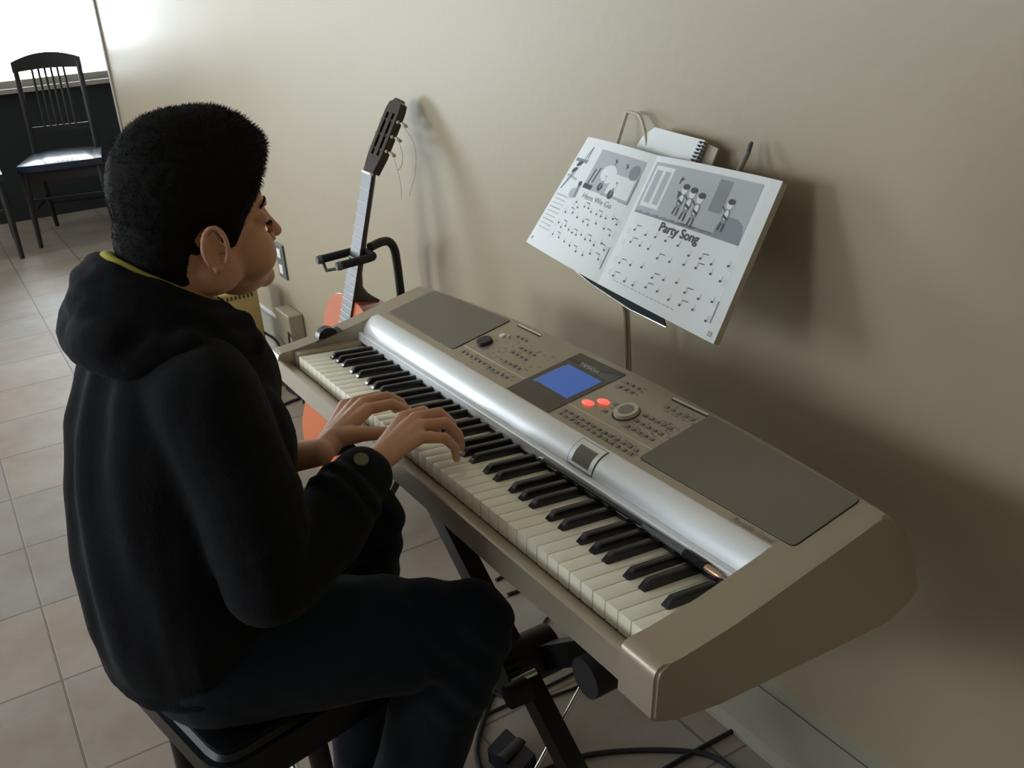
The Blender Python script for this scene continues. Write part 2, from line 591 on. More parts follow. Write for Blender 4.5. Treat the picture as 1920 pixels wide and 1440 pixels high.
# silver cylinder cover
bm = new()
poly = [(.1765, .0120)]
p0, p1, bul = V((.1445, .0225)), V((.1768, .0545)), .0085
pr = []
for i in range(15):
    t_ = i / 14
    q = p0.lerp(p1, t_)
    nn = V((-(p1 - p0).y, (p1 - p0).x)).normalized()
    q = q + nn * bul * math.sin(math.pi * t_) ** 0.8
    pr.append((q.x, q.y))
poly = [(.1766, .0121)] + [(.1480, .0121), (.1445, .0190)] + pr
prism(bm, poly, 'x', KL + .0002, KX - .0002)
K('cylinder_cover', bm, M['silver'], 40)
bm = new()
prism(bm, [(.1335, .0065), (.1335, .0215), (.1350, .0232), (.1438, .0232), (.1438, .0121), (.1360, .0065)], 'x', KL + .0002, KX - .0002)
K('ledge_strip', bm, M['silver'], 30)


def P(x, y, off=0.0): return V((x, y, tz(y, off)))


def plate(bm, pts, off0, off1, mi=0):
    """thin raised plate following the sloped top panel; pts (x,y)"""
    A = [bm.verts.new(P(x, y, off0)) for x, y in pts]
    B = [bm.verts.new(P(x, y, off1)) for x, y in pts]
    k = len(pts)
    fs = [bm.faces.new((A[i], A[(i + 1) % k], B[(i + 1) % k], B[i])) for i in range(k)]
    fs += [bm.faces.new(A[::-1]), bm.faces.new(B)]
    for f in fs: f.material_index = mi


def rpoly(x0, x1, y0, y1a, y1b, r=.008):
    """rounded quad, rear edge from y1a (at x0) to y1b (at x1)"""
    c = [(x0, y0), (x1, y0), (x1, y1b), (x0, y1a)]
    out = []
    for i in range(4):
        a, b, d = V(c[i - 1]), V(c[i]), V(c[(i + 1) % 4])
        u, v = (a - b).normalized(), (d - b).normalized()
        for k in range(5):
            t_ = k / 4
            q = b + u * r * (1 - t_) ** 2 + v * r * t_ ** 2
            out.append((q.x, q.y))
    return out


for pts in (rpoly(-.006, .270, .193, .299, .3145), rpoly(.802, 1.080, .190, .3145, .2965)):
    bm = new(); plate(bm, pts, .0, .0004, 1)
    cx = sum(q[0] for q in pts) / len(pts); cy = sum(q[1] for q in pts) / len(pts)
    ins = [(cx + (x - cx) * .992, cy + (y - cy) * .985) for x, y in pts]
    plate(bm, ins, .0002, .0016, 0)
    K('speaker_grille', bm, [M['grille'], M['darkline']], 30)
bm = new(); plate(bm, [(.2705, .314), (.2705, .3165), (.402, .3235), (.402, .321)], .0, .0)
bm.free()
# display bezel, screen, logo
bm = new(); plate(bm, [(.477, .1795), (.598, .1795), (.611, .315), (.488, .315)], .0, .0009)
bez = K('display_bezel', bm, M['panel'])
bm = new(); plate(bm, [(.497, .221), (.590, .219), (.596, .280), (.503, .282)], .0008, .0013)
scr = K('screen', bm, M['lcd'], None, bez)
bm = new(); plate(bm, [(.4925, .2185), (.503, .2185), (.511, .272), (.499, .276)], .0008, .0012)
K('screen_border', bm, M['lcd2'], None, bez)
bm = new()
add_text(bm, 'YAMAHA', .0125, lambda x, y: P(.518 + x, .290 + y, .0013))
K('logo', bm, M['logo'], None, bez)
bm = new()
add_text(bm, 'Portable Grand', .0105, lambda x, y: P(.990 + x, .1795 + y, .0005), shear=.4)
K('script_lettering', bm, M['print'])
# pale groove lines + slots
for a, b in (((.2745, .2135), (.4765, .2135)), ((.600, .2135), (.802, .2135))):
    bm = new(); plate(bm, [(a[0], a[1] - .0009), (b[0], b[1] - .0009), (b[0], b[1] + .0009), (a[0], a[1] + .0009)], .0, .0005)
    K('groove_line', bm, M['line'])
for a, b in ((.299, .374), (.726, .801)):
    bm = new()
    plate(bm, [(a, .3085), (b, .3085), (b, .3115), (a, .3115)], .0, .0006, 0)
    plate(bm, [(a, .3118), (b, .3118), (b, .3135), (a, .3135)], .0, .0022, 1)
    K('music_rest_slot', bm, [M['darkline'], M['line']])
# volume knob etc.


def disc(bm, x, y, r, h, seg=32, r2=None, mi=0):
    mt = Matrix.Translation(P(x, y, h / 2)) @ Matrix.Rotation(math.atan(.304), 4, 'X')
    res = bmesh.ops.create_cone(bm, cap_ends=True, segments=seg, radius1=r, radius2=r2 or r, depth=h, matrix=mt)
    for v in res['verts']:
        for f in v.link_faces: f.material_index = mi


bm = new(); disc(bm, .301, .240, .0155, .007, r2=.014); K('volume_knob', bm, M['blackpl'], 40)
bm = new(); disc(bm, .309, .272, .0055, .003); K('power_button', bm, M['silver'], 40)
bm = new(); disc(bm, .322, .277, .003, .003); K('power_lamp', bm, M['line'], 40)
bm = new(); disc(bm, .698, .249, .0195, .006, r2=.0185); d_ = K('data_dial', bm, M['line'], 40)
bm = new(); disc(bm, .698, .249, .0125, .0065, r2=.012); K('dial_cap', bm, M['button'], 40, d_)
bm = new(); disc(bm, .698, .249, .0215, .0005); K('dial_ring', bm, M['darkline'], 40)
for x, y in ((.628, .2315), (.646, .247)):
    bm = new(); ell(bm, P(x, y, .001), (.0125, .0085, .003)); K('lit_button', bm, M['red'], 180)
# small push buttons: one mesh, copied
bm = new(); box(bm, (-.0045, -.0026, 0), (.0045, .0026, .0016), bevel=.0006)
bmesh.ops.rotate(bm, verts=bm.verts[:], cent=(0, 0, 0), matrix=Matrix.Rotation(math.atan(.304), 3, 'X'))
b0 = obj('push_button', bm, M['button'], kb, 30)
b0['label'] = 'small grey push button'
spots = []
for i in range(6): spots.append((.293 + i * .0145, .200))
for i in range(5): spots.append((.386 + i * .0145, .198))
for r_ in range(2):
    for i in range(4): spots.append((.378 + i * .014, .250 + r_ * .017 - i * .0))
for i in range(4): spots.append((.395 + i * .014, .226))
for i in range(3): spots.append((.335 + i * .014, .287))
for r_ in range(2):
    for i in range(13): spots.append((.614 + i * .0142, .190 + r_ * .0095))
for r_ in range(3):
    for i in range(5): spots.append((.727 + i * .0135, .229 + r_ * .016))
for i in range(5): spots.append((.735 + i * .0135, .293))
for r_ in range(2):
    for i in range(3): spots.append((.630 + i * .014, .288 + r_ * .013))
for i in range(2): spots.append((.668, .234 + i * .02))
for i, (x, y) in enumerate(spots):
    o = b0 if i == 0 else b0.copy()
    if i: COL.objects.link(o)
    o.location = P(x, y) - BASE
# printed legends, one surface pattern mesh
bm = new()
rnd = random.Random(3)
for (x0, x1, y0, y1, k) in ((.29, .46, .188, .208, 40), (.33, .47, .236, .284, 50), (.33, .47, .219, .232, 24), (.612, .798, .184, .206, 60), (.72, .797, .222, .27, 50), (.73, .80, .283, .302, 30), (.617, .67, .28, .306, 16), (.66, .675, .225, .26, 8)):
    for _ in range(k):
        x, y = rnd.uniform(x0, x1), rnd.uniform(y0, y1)
        wd = rnd.uniform(.002, .007)
        plate(bm, [(x, y), (x + wd, y), (x + wd, y + .0013), (x, y + .0013)], .0, .0003)
K('printed_legends', bm, M['print'])['kind'] = 'stuff'
# volume window cut into the cylinder


def cyl(x, t_, off=0.0):
    q = p0.lerp(p1, t_)
    nn = V((-(p1 - p0).y, (p1 - p0).x)).normalized()
    q = q + nn * (bul * math.sin(math.pi * max(0, min(1, t_))) ** 0.8 + off)
    return V((x, q.x, q.y))


def cylpatch(bm, x0, x1, t0, t1, off, mi=0, thick=.0015):
    A, B = [], []
    for i in range(9):
        t_ = t0 + (t1 - t0) * i / 8
        A.append([bm.verts.new(cyl(x, t_, off)) for x in (x0, x1)])
        B.append([bm.verts.new(cyl(x, t_, off - thick)) for x in (x0, x1)])
    for i in range(8):
        for f in (bm.faces.new((A[i][0], A[i][1], A[i + 1][1], A[i + 1][0])), bm.faces.new((B[i][0], B[i + 1][0], B[i + 1][1], B[i][1])),
                  bm.faces.new((A[i][0], A[i + 1][0], B[i + 1][0], B[i][0])), bm.faces.new((A[i][1], B[i][1], B[i + 1][1], A[i + 1][1]))): f.material_index = mi
    for i in (0, 8):
        f = bm.faces.new((A[i][0], A[i][1], B[i][1], B[i][0])); f.material_index = mi


bm = new()
cylpatch(bm, .7000, .7605, .02, .93, .0007, 1)
cylpatch(bm, .7015, .7590, .04, .91, .0012, 0)
wi = K('cover_window', bm, [M['silver'], M['darkline']], 40)
bm = new(); cylpatch(bm, .7110, .7500, .12, .72, .0017, 0); K('window_recess', bm, M['grille'], 40, wi)
bm = new(); cylpatch(bm, .7115, .7495, .65, .715, .0020, 0); K('window_shade', bm, M['button'], 40, wi)
# pitch wheel
bm = new(); plate(bm, [(-.050, .044), (-.018, .044), (-.018, .100), (-.050, .100)], .0, .0012, 0)
K('wheel_slot', bm, M['darkline'])
bm = new()
mt = Matrix.Translation(P(-.034, .072, -.004)) @ Matrix.Rotation(R(90), 4, 'Y')
bmesh.ops.create_cone(bm, cap_ends=True, segments=40, radius1=.021, radius2=.021, depth=.020, matrix=mt)
K('pitch_wheel', bm, M['blackpl'], 40)
# keys
KW = 0.0235
bm = new()
box(bm, (.00065, .0, -.0255), (KW - .00065, .134, .0), bevel=.0010)
wk = K('white_key', bm, M['ivory'], 30)
for i in range(45):
    o = wk if i == 0 else wk.copy()
    if i: COL.objects.link(o)
    o.location = (i * KW, 0, 0)
off = {2: -.003, 3: 0, 4: .003, 6: -.0025, 7: .0025}
bm = new()
A = [(-.0068, .0485, -.003), (.0068, .0485, -.003), (.0068, .134, -.003), (-.0068, .134, -.003)]
A2 = [(-.0068, .0485, .0005), (.0068, .0485, .0005), (.0068, .134, .0005), (-.0068, .134, .0005)]
B = [(-.0047, .0585, .0118), (.0047, .0585, .0118), (.0047, .134, .0118), (-.0047, .134, .0118)]
rg = [[bm.verts.new(q) for q in r_] for r_ in (A, A2, B)]
for a, b_ in zip(rg, rg[1:]):
    for k in range(4): bm.faces.new((a[k], a[(k + 1) % 4], b_[(k + 1) % 4], b_[k]))
bm.faces.new(rg[0][::-1]); bm.faces.new(rg[-1])
bmesh.ops.bevel(bm, geom=[e for e in bm.edges if max(v.co.z for v in e.verts) > .005], offset=.0013, segments=3, affect='EDGES')
bk_ = K('black_key', bm, M['ebony'], 50)
first = True
for b_ in range(2, 45):
    r_ = (b_ - 2) % 7 + 2
    if r_ not in off: continue
    o = bk_ if first else bk_.copy()
    if not first: COL.objects.link(o)
    first = False
    o.location = (b_ * KW + off[r_], 0, 0)
# felt strip behind keys
bm = new(); box(bm, (-.001, .1335, -.02), (KX - .001, .1352, .0055)); K('felt_strip', bm, M['felt'])

# thin plug-ended rod lying on the ledge
rod = thing('audio_cable_plug', 'black rod with ribbed grip and copper tip lying along the keyboard ledge', 'plug', KM @ V((.985, .127, .0165)), (TILT, 0, 0))


def Lk(name, bm, material, par, base, smooth=40):
    bmesh.ops.translate(bm, verts=bm.verts[:], vec=-V(base))
    return obj(name, bm, material, par, smooth)


rb_ = (.985, .127, .0165)
bm = new(); tube(bm, [(.668, .129, .0155), (.80, .1285, .0155), (.905, .1290, .016)], [.0022, .0034, .0034], 12); Lk('shaft', bm, M['blackpl'], rod, rb_)
bm = new(); tube(bm, [(.895, .1265, .017), (.975, .1265, .017)], [.0030, .0042], 12); Lk('barrel', bm, M['steel'], rod, rb_)
bm = new()
pts, rr = [], []
for i in range(29):
    pts.append((.975 + i * .036 / 28, .1265, .0175)); rr.append(.0050 if i % 2 else .0059)
tube(bm, pts, rr, 14); Lk('ribbed_grip', bm, M['blackpl'], rod, rb_, 60)
bm = new(); tube(bm, [(1.011, .1265, .0175), (1.028, .1262, .0175), (1.034, .1262, .0175), (1.038, .1262, .0175)], [.0046, .0040, .0028, .0012], 14); Lk('tip', bm, M['copper'], rod, rb_)
bm = new(); box(bm, (.655, .1255, .0125), (.664, .1315, .0175), bevel=.001); Lk('end_clip', bm, M['chrome'], rod, rb_)

# ------------------------------------------------------------------ X stand
st = thing('keyboard_stand', 'black folding X stand holding up the keyboard', 'keyboard stand', (.575, .13, 0))


def W_(name, bm, material, par, smooth=40): return keep(obj(name, bm, material, None, smooth), par)


def zt(y): return (KM @ V((0, y, -.076))).z


def sq(bm, a, b, w_, h_):
    a, b = V(a), V(b)
    d = (b - a).normalized()
    s_ = V((0, 1, 0))
    u_ = d.cross(s_).normalized()
    A = [bm.verts.new(a + s_ * x * w_ / 2 + u_ * y * h_ / 2) for x, y in ((-1, -1), (1, -1), (1, 1), (-1, 1))]
    B = [bm.verts.new(b + s_ * x * w_ / 2 + u_ * y * h_ / 2) for x, y in ((-1, -1), (1, -1), (1, 1), (-1, 1))]
    for k in range(4): bm.faces.new((A[k], A[(k + 1) % 4], B[(k + 1) % 4], B[k]))
    bm.faces.new(A[::-1]); bm.faces.new(B)


bm = new(); sq(bm, (.20, .105, .640), (.985, .105, .045), .032, .040); W_('leg', bm, M['blackmetal'], st)
bm = new(); sq(bm, (.98, .150, .632), (.185, .150, .045), .032, .040); W_('leg', bm, M['blackmetal'], st)
for x in (.20, .98):
    bm = new(); tube(bm, [(x, -.015, zt(-.015) - .024), (x, .30, zt(.30) - .024)], .021, 16); W_('support_bar', bm, M['blackmetal'], st)
    for y, d in ((-.028, -1), (.31, 1)):
        bm = new(); tube(bm, [(x, y, zt(y) - .0275), (x, y + .045 * -d, zt(y) - .0275)], [.0255, .0255], 20); W_('rubber_sleeve', bm, M['rubber'], st)
for x in (.985, .185):
    bm = new(); tube(bm, [(x, -.10, .022), (x, .36, .022)], .019, 16); W_('foot_bar', bm, M['blackmetal'], st)
    for y, d in ((-.10, 1), (.36, -1)):
        bm = new(); tube(bm, [(x, y - .01 * d, .024), (x, y + .05 * d, .024)], .024, 18); W_('foot_cap', bm, M['rubber'], st)
piv = V((.577, .085, .343))
bm = new(); tube(bm, [piv + V((0, -.02, 0)), piv + V((0, .09, 0))], .042, 30); W_('pivot_plate', bm, M['blackmetal'], st)
bm = new()
for k in range(26):
    a = 2 * math.pi * k / 26
    c = piv + V((.044 * math.cos(a), -.006, .044 * math.sin(a)))
    box(bm, c - V((.0035, .010, .0035)), c + V((.0035, .010, .0035)))
W_('toothed_disc', bm, M['blackmetal'], st)
bm = new(); tube(bm, [piv + V((.075, -.03, .035)), piv + V((.075, .012, .035))], .006, 12); W_('bolt', bm, M['chrome'], st)
bm = new(); tube(bm, [piv + V((.100, -.055, .035)), piv + V((.100, -.02, .035))], [.019, .021], 20); W_('locking_knob', bm, M['rubber'], st)

# ------------------------------------------------------------------ music stand, book, notebook, pen
ms_ = thing('music_stand', 'thin chrome music stand with dark desk behind the keyboard', 'music stand', (.42, .47, 0))
bm = new(); tube(bm, [(.425, .47, .10), (.425, .47, .62)], .0085, 16); W_('lower_tube', bm, M['chrome'], ms_)
bm = new(); tube(bm, [(.425, .47, .60), (.425, .47, .86)], .0062, 16); W_('upper_tube', bm, M['chrome'], ms_)
bm = new(); tube(bm, [(.425, .47, .60), (.425, .47, .645)], .0115, 16); W_('clamp_collar', bm, M['blackpl'], ms_)
bm = new(); tube(bm, [(.425, .47, .22), (.425, .47, .27)], .014, 16); W_('leg_hub', bm, M['blackpl'], ms_)
for e in ((.54, .11, .006), (.12, .50, .006), (.33, .540, .006)):
    bm = new(); tube(bm, [(.425, .47, .25), e], .0045, 10); W_('leg', bm, M['chrome'], ms_)
N = V((.045, -.865, .5)).normalized()
UP = V((0, .5, .865)); UP = (UP - N * UP.dot(N)).normalized()
RT = UP.cross(N).normalized()
if RT.x < 0: RT = -RT
c_ = {'lT': (.298, .491, 1.126), 'lB': (.240, .384, .946), 'gT': (.485, .494, 1.114), 'gB': (.465, .380, .918), 'rT': (.749, .503, 1.106), 'rB': (.746, .379, .891)}
c_ = {k: V(v) for k, v in c_.items()}
bm = new(); tube(bm, [(.425, .47, .83), V((.425, .455, .93)), c_['gB'] - N * .028 + UP * .06], .006, 12); W_('desk_bracket', bm, M['chrome'], ms_)
# desk: folding chrome side arms + dark lower tray
fo = lambda a, off: a - N * off
q0 = V((.349, .512, 1.117)); q1 = V((.348, .540, 1.166)); q2 = V((.362, .5405, 1.1665)); q3 = V((.385, .5395, 1.160)); q4 = V((.420, .523, 1.128)); q5 = V((.450, .49, 1.06))
bm = new(); tube(bm, [c_['gB'] - N * .02 + UP * .03 - RT * .10, q0 - N * .004, q1], .0035, 10); W_('desk_arm', bm, M['chrome'], ms_)
bm = new(); tube(bm, spline([q1, q2, q3, q4, q5 - N * .02], 5), .0028, 10); W_('desk_arm', bm, M['pearl'], ms_)
bm = new()
tp = [V((.355, .398, .922)), V((.420, .396, .905)), V((.533, .3905, .8885)), V((.624, .3915, .8815)), V((.60, .400, .905)), V((.50, .404, .922)), V((.40, .406, .93))]
A = [bm.verts.new(q - N * .0015) for q in tp]; B = [bm.verts.new(q - N * .0045) for q in tp]
for k in range(len(tp)): bm.faces.new((A[k], A[(k + 1) % len(tp)], B[(k + 1) % len(tp)], B[k]))
bm.faces.new(A); bm.faces.new(B[::-1])
W_('desk_tray', bm, M['tray'], ms_)
bm = new(); tube(bm, [tp[0] - N * .003, tp[1] - N * .003, tp[2] - N * .003, tp[3] - N * .003], .0018, 8); W_('tray_lip', bm, M['chrome'], ms_)

bookc = (c_['gB'] + c_['gT']) / 2
bk = thing('music_book', 'large open music book showing Party Song on the stand', 'book', c_['gB'])


def pageL(u, v, off=0.0):
    b_ = c_['gB'].lerp(c_['lB'], u); t_ = c_['gT'].lerp(c_['lT'], u)
    return b_.lerp(t_, v) + N * (.008 * math.sin(math.pi * min(1, u)) ** .8 + off)


def pageR(u, v, off=0.0):
    b_ = c_['gB'].lerp(c_['rB'], u); t_ = c_['gT'].lerp(c_['rT'], u)
    return b_.lerp(t_, v) + N * (.006 * math.sin(math.pi * min(1, u)) ** .6 + off)


def sheet(bm, fn, off, thick, nu=14, nv=6, mi=0, mie=1):
    A = [[bm.verts.new(fn(i / nu, j / nv, off)) for j in range(nv + 1)] for i in range(nu + 1)]
    B = [[bm.verts.new(fn(i / nu, j / nv, off - thick)) for j in range(nv + 1)] for i in range(nu + 1)]
    for i in range(nu):
        for j in range(nv):
            bm.faces.new((A[i][j], A[i + 1][j], A[i + 1][j + 1], A[i][j + 1])).material_index = mi
            bm.faces.new((B[i][j], B[i][j + 1], B[i + 1][j + 1], B[i + 1][j])).material_index = mi
    for i in range(nu):
        for j in (0, nv):
            bm.faces.new((A[i][j], B[i][j], B[i + 1][j], A[i + 1][j])).material_index = mie
    for j in range(nv):
        for i in (0, nu):
            bm.faces.new((A[i][j], A[i][j + 1], B[i][j + 1], B[i][j])).material_index = mie


def patch(bm, fn, u0, u1, v0, v1, mi, off=.0004):
    nu = max(1, int(abs(u1 - u0) * 14)); nv = 1
    for i in range(nu):
        a, b_ = u0 + (u1 - u0) * i / nu, u0 + (u1 - u0) * (i + 1) / nu
        bm.faces.new([bm.verts.new(fn(x, y, off)) for x, y in ((a, v0), (b_, v0), (b_, v1), (a, v1))]).material_index = mi


def blob(bm, fn, u, v, ru, rv, mi, off=.0006, rot=0, seg=10):
    vs = []
    for k in range(seg):
        a = 2 * math.pi * k / seg
        x, y = ru * math.cos(a), rv * math.sin(a)
        vs.append(bm.verts.new(fn(u + x * math.cos(rot) - y * math.sin(rot), v + x * math.sin(rot) + y * math.cos(rot), off)))
    bm.faces.new(vs).material_index = mi


def seg_(bm, fn, a, b, w_, mi, off=.0005):
    d = (V(b) - V(a)); q = V((-d.y, d.x)).normalized() * w_ / 2
    a, b = V(a), V(b)
    bm.faces.new([bm.verts.new(fn(x.x, x.y, off)) for x in (a - q, b - q, b + q, a + q)]).material_index = mi


PM = [M['paper'], M['paperedge'], M['ink3'], M['ink2'], M['ink']]
rnd = random.Random(11)


def staff(bm, fn, u0, u1, v, k=8, h=.035):
    for j in range(5): seg_(bm, fn, (u0, v + j * h / 4), (u1, v + j * h / 4), .0016, 2)
    for i in range(k):
        u = u0 + (u1 - u0) * (i + .6 + rnd.uniform(-.15, .15)) / k
        q = v + rnd.choice((0, .25, .5, .75, 1)) * h
        blob(bm, fn, u, q, .0085, .0075, 4, rot=.4, seg=8)
        seg_(bm, fn, (u + .007, q), (u + .007, q + .035), .0022, 3)
        if i % 3 == 0 and i < k - 1: seg_(bm, fn, (u + .006, q + .035), (u + .05, q + .038), .005, 4)


# right page: u from gutter (0) to outer edge (1), v bottom to top
bm = new(); sheet(bm, pageR, 0, .0012)
patch(bm, pageR, .03, .90, .585, .955, 2)
patch(bm, pageR, .03, .90, .575, .60, 3)
patch(bm, pageR, .05, .22, .63, .93, 0, .0005)
patch(bm, pageR, .07, .20, .66, .90, 2, .0006)
patch(bm, pageR, .60, .70, .72, .93, 3, .0005)
blob(bm, pageR, .80, .65, .095, .075, 3, .0005)
patch(bm, pageR, .705, .895, .58, .645, 3, .00055)


def kid(bm, fn, u, v, s=1.0):
    blob(bm, fn, u, v, .026 * s, .055 * s, 3, .0007)
    blob(bm, fn, u, v + .005, .016 * s, .035 * s, 0, .0008)
    seg_(bm, fn, (u - .012 * s, v - .05 * s), (u - .02 * s, v - .10 * s), .012 * s, 4, .0008)
    seg_(bm, fn, (u + .012 * s, v - .05 * s), (u + .012 * s, v - .105 * s), .012 * s, 4, .0008)
    seg_(bm, fn, (u - .02 * s, v + .03 * s), (u - .05 * s, v + .055 * s), .009 * s, 4, .0008)
    seg_(bm, fn, (u - .02 * s, v - .0 * s), (u + .02 * s, v - .02 * s), .016 * s, 4, .0009)
    blob(bm, fn, u, v + .075 * s, .025 * s, .032 * s, 0, .0009)
    blob(bm, fn, u + .003 * s, v + .095 * s, .027 * s, .020 * s, 4, .001)


for u, v, s in ((.37, .735, 1.0), (.44, .72, 1.05), (.515, .70, 1.05), (.74, .72, .95)): kid(bm, pageR, u, v, s)
for u, v in ((.30, .86), (.33, .76)):
    seg_(bm, pageR, (u, v), (u + .025, v + .02), .012, 4, .0008); seg_(bm, pageR, (u + .005, v - .02), (u + .01, v + .03), .008, 4, .0008)
add_text(bm, 'Party Song', .0205, lambda x, y: pageR(.30 + x / .27, .505 + y / .235, .0006), 4, 0, .0005)
for v in (.42, .33, .20, .10): staff(bm, pageR, .05, .93, v, 9)
seg_(bm, pageR, (.93, .10), (.93, .235), .006, 3)
for k in range(16): seg_(bm, pageR, (.12 + k * .035, .075), (.14 + k * .035, .075), .006, 2)
add_text(bm, '23', .0085, lambda x, y: pageR(.94 + x / .27, .03 + y / .235, .0006), 4)
W_('right_page', bm, PM, bk, None)
# left page: u from gutter (0) to outer edge (1)
bm = new(); sheet(bm, pageL, 0, .0012)
patch(bm, pageL, .07, .66, .60, .93, 2)
patch(bm, pageL, .09, .36, .62, .78, 0, .0005)
blob(bm, pageL, .14, .83, .06, .06, 3, .0006)
blob(bm, pageL, .42, .76, .10, .075, 0, .00055)
patch(bm, pageL, .54, .66, .60, .64, 4, .0006)
for u, v in ((.60, .72), (.55, .74)): seg_(bm, pageL, (u + .02, v - .08), (u, v + .05), .014, 4, .0007)
for u, v, s in ((.45, .67, 1), (.29, .645, 1.1)):
    blob(bm, pageL, u, v - .02, .03 * s, .035 * s, 4, .0007)
    seg_(bm, pageL, (u, v - .03), (u - .015, v + .075 * s), .018, 3, .0008)
    blob(bm, pageL, u - .01, v + .05, .02, .02, 0, .0009)
seg_(bm, pageL, (.07, .60), (.40, .60), .008, 3, .0007); seg_(bm, pageL, (.07, .60), (.07, .80), .008, 3, .0007)
for u, v in ((.40, .86), (.25, .85)): seg_(bm, pageL, (u - .02, v), (u + .02, v + .02), .007, 4, .0008); seg_(bm, pageL, (u, v - .02), (u, v + .03), .006, 4, .0008)
add_text(bm, 'Here We Go', .0135, lambda x, y: pageL(.60 - x / .19, .525 + y / .215, .0006), 3)
# player sketch + side column
seg_(bm, pageL, (.72, .64), (.70, .50), .03, 3, .0005); blob(bm, pageL, .715, .62, .022, .022, 4, .0006); blob(bm, pageL, .75, .53, .045, .045, 2, .0005)
seg_(bm, pageL, (.78, .80), (.97, .80), .03, 3, .0005)
seg_(bm, pageL, (.84, .82), (.80, .93), .009, 3, .0006); seg_(bm, pageL, (.80, .82), (.80, .93), .009, 3, .0006)
blob(bm, pageL, .875, .77, .04, .022, 4, .0007, -.5); blob(bm, pageL, .90, .71, .04, .022, 4, .0007, -.5)
seg_(bm, pageL, (.80, .64), (.97, .66), .02, 2, .0005)
seg_(bm, pageL, (.90, .69), (.96, .53), .012, 3, .0006); seg_(bm, pageL, (.87, .69), (.955, .53), .006, 3, .0006)
for k in range(9): seg_(bm, pageL, (.78 + .01 * (k % 2), .48 - k * .038), (.96, .48 - k * .038), .007 if k % 3 else .011, 2, .0005)
for v, a, k in ((.44, .66, 10), (.35, .74, 8), (.235, .74, 12), (.13, .74, 8)): staff(bm, pageL, .05, a, v, k)
seg_(bm, pageL, (.04, .10), (.04, .27), .008, 3)
add_text(bm, '8', .0085, lambda x, y: pageL(.96 - x / .19, .05 + y / .215, .0006), 4)
W_('left_page', bm, PM, bk, None)
# page block and cover behind
bm = new(); sheet(bm, lambda u, v, o: pageR(u * .995, .003 + v * .994, o), -.0013, .013, 14, 2, 1, 1); W_('page_block', bm, [M['paper'], M['paperedge']], bk, None)
bm = new(); sheet(bm, lambda u, v, o: pageL(u * .985, .006 + v * .985, o), -.0013, .003, 14, 2, 1, 1); W_('page_block', bm, [M['paper'], M['paperedge']], bk, None)

# spiral notebook behind the book
nb = thing('spiral_notebook', 'small white spiral notebook sticking up behind the music book', 'notebook', (.48, .51, 1.10))
nA = [V((.392, .505, 1.095)), V((.545, .500, 1.075)), V((.553, .534, 1.139)), V((.430, .5335, 1.1485)), V((.408, .524, 1.132))]
bm = new()
A = [bm.verts.new(q) for q in nA]; B = [bm.verts.new(q - N * .007) for q in nA]
for k in range(5): bm.faces.new((A[k], A[(k + 1) % 5], B[(k + 1) % 5], B[k]))
bm.faces.new(A); bm.faces.new(B[::-1])
W_('page_block', bm, M['paper'], nb)
bm = new()
A = [bm.verts.new(q) for q in (V((.552, .503, 1.074)) - N * .008, V((.575, .502, 1.073)) - N * .008, V((.578, .532, 1.132)) - N * .008, V((.555, .533, 1.137)) - N * .008)]
B = [bm.verts.new(v.co - N * .003) for v in A]
for k in range(4): bm.faces.new((A[k], A[(k + 1) % 4], B[(k + 1) % 4], B[k]))
bm.faces.new(A); bm.faces.new(B[::-1])
W_('cover', bm, M['paperedge'], nb)
bm = new()
for k in range(11):
    q = V((.547, .503, 1.083)).lerp(V((.553, .532, 1.134)), k / 10)
    tube(bm, [q + N * .003 + RT * (.006 * math.cos(a)) + N * (.006 * math.sin(a)) for a in [i * math.pi / 4 for i in range(9)]], .0011, 6)
W_('spiral_binding', bm, M['ink'], nb)
pn = thing('ballpoint_pen', 'grey pen standing up behind the right page of the music book', 'pen', (.64, .522, 1.10))
bm = new(); tube(bm, [(.640, .506, 1.08), (.6445, .537, 1.130)], .0045, 12); W_('barrel', bm, M['button'], pn)
bm = new(); tube(bm, [(.6445, .537, 1.130), (.6455, .541, 1.141), (.646, .543, 1.145)], [.0040, .0036, .0022], 12); W_('cap', bm, M['steel'], pn)

# ------------------------------------------------------------------ guitar
NUT = V((-.552, .417, .964))
GM = Matrix.Translation(NUT) @ Euler((R(-16.538), R(2.47), R(.884))).to_matrix().to_4x4()
gt = thing('acoustic_guitar', 'orange topped acoustic guitar leaning back on a stand near the wall', 'guitar', GM @ V((0, .03, -.80)), Euler((R(-16.538), R(2.47), R(.884))))


def G(name, bm, material, smooth=40):
    bmesh.ops.translate(bm, verts=bm.verts[:], vec=-V((0, .03, -.80)))
    return obj(name, bm, material, gt, smooth)


fret = lambda k: .65 * (1 - 2 ** (-k / 12))
hw = lambda z: .026 + .005 * min(z, .325) / .325      # half width at distance z from nut
bm = new()  # fretboard (face at y=0, toward -y)
prof = []
L_ = .47
A = [(-hw(0), 0, 0), (hw(0), 0, 0), (hw(L_), 0, -L_), (-hw(L_), 0, -L_)]
B = [(x, .006, z) for x, y, z in A]
a = [bm.verts.new(q) for q in A]; b_ = [bm.verts.new(q) for q in B]
for k in range(4): bm.faces.new((a[k], a[(k + 1) % 4], b_[(k + 1) % 4], b_[k]))
bm.faces.new(a[::-1]); bm.faces.new(b_)
G('fretboard', bm, M['fretboard'])
for k in range(1, 20):
    z = fret(k)
    if z > L_: continue
    bm = new(); tube(bm, [(-hw(z), -.0004, -z), (hw(z), -.0004, -z)], .0015, 6); G('fret', bm, M['bone'])
bm = new(); box(bm, (-.026, -.004, 0), (.026, .005, .006), bevel=.0008); G('nut', bm, M['bone'])
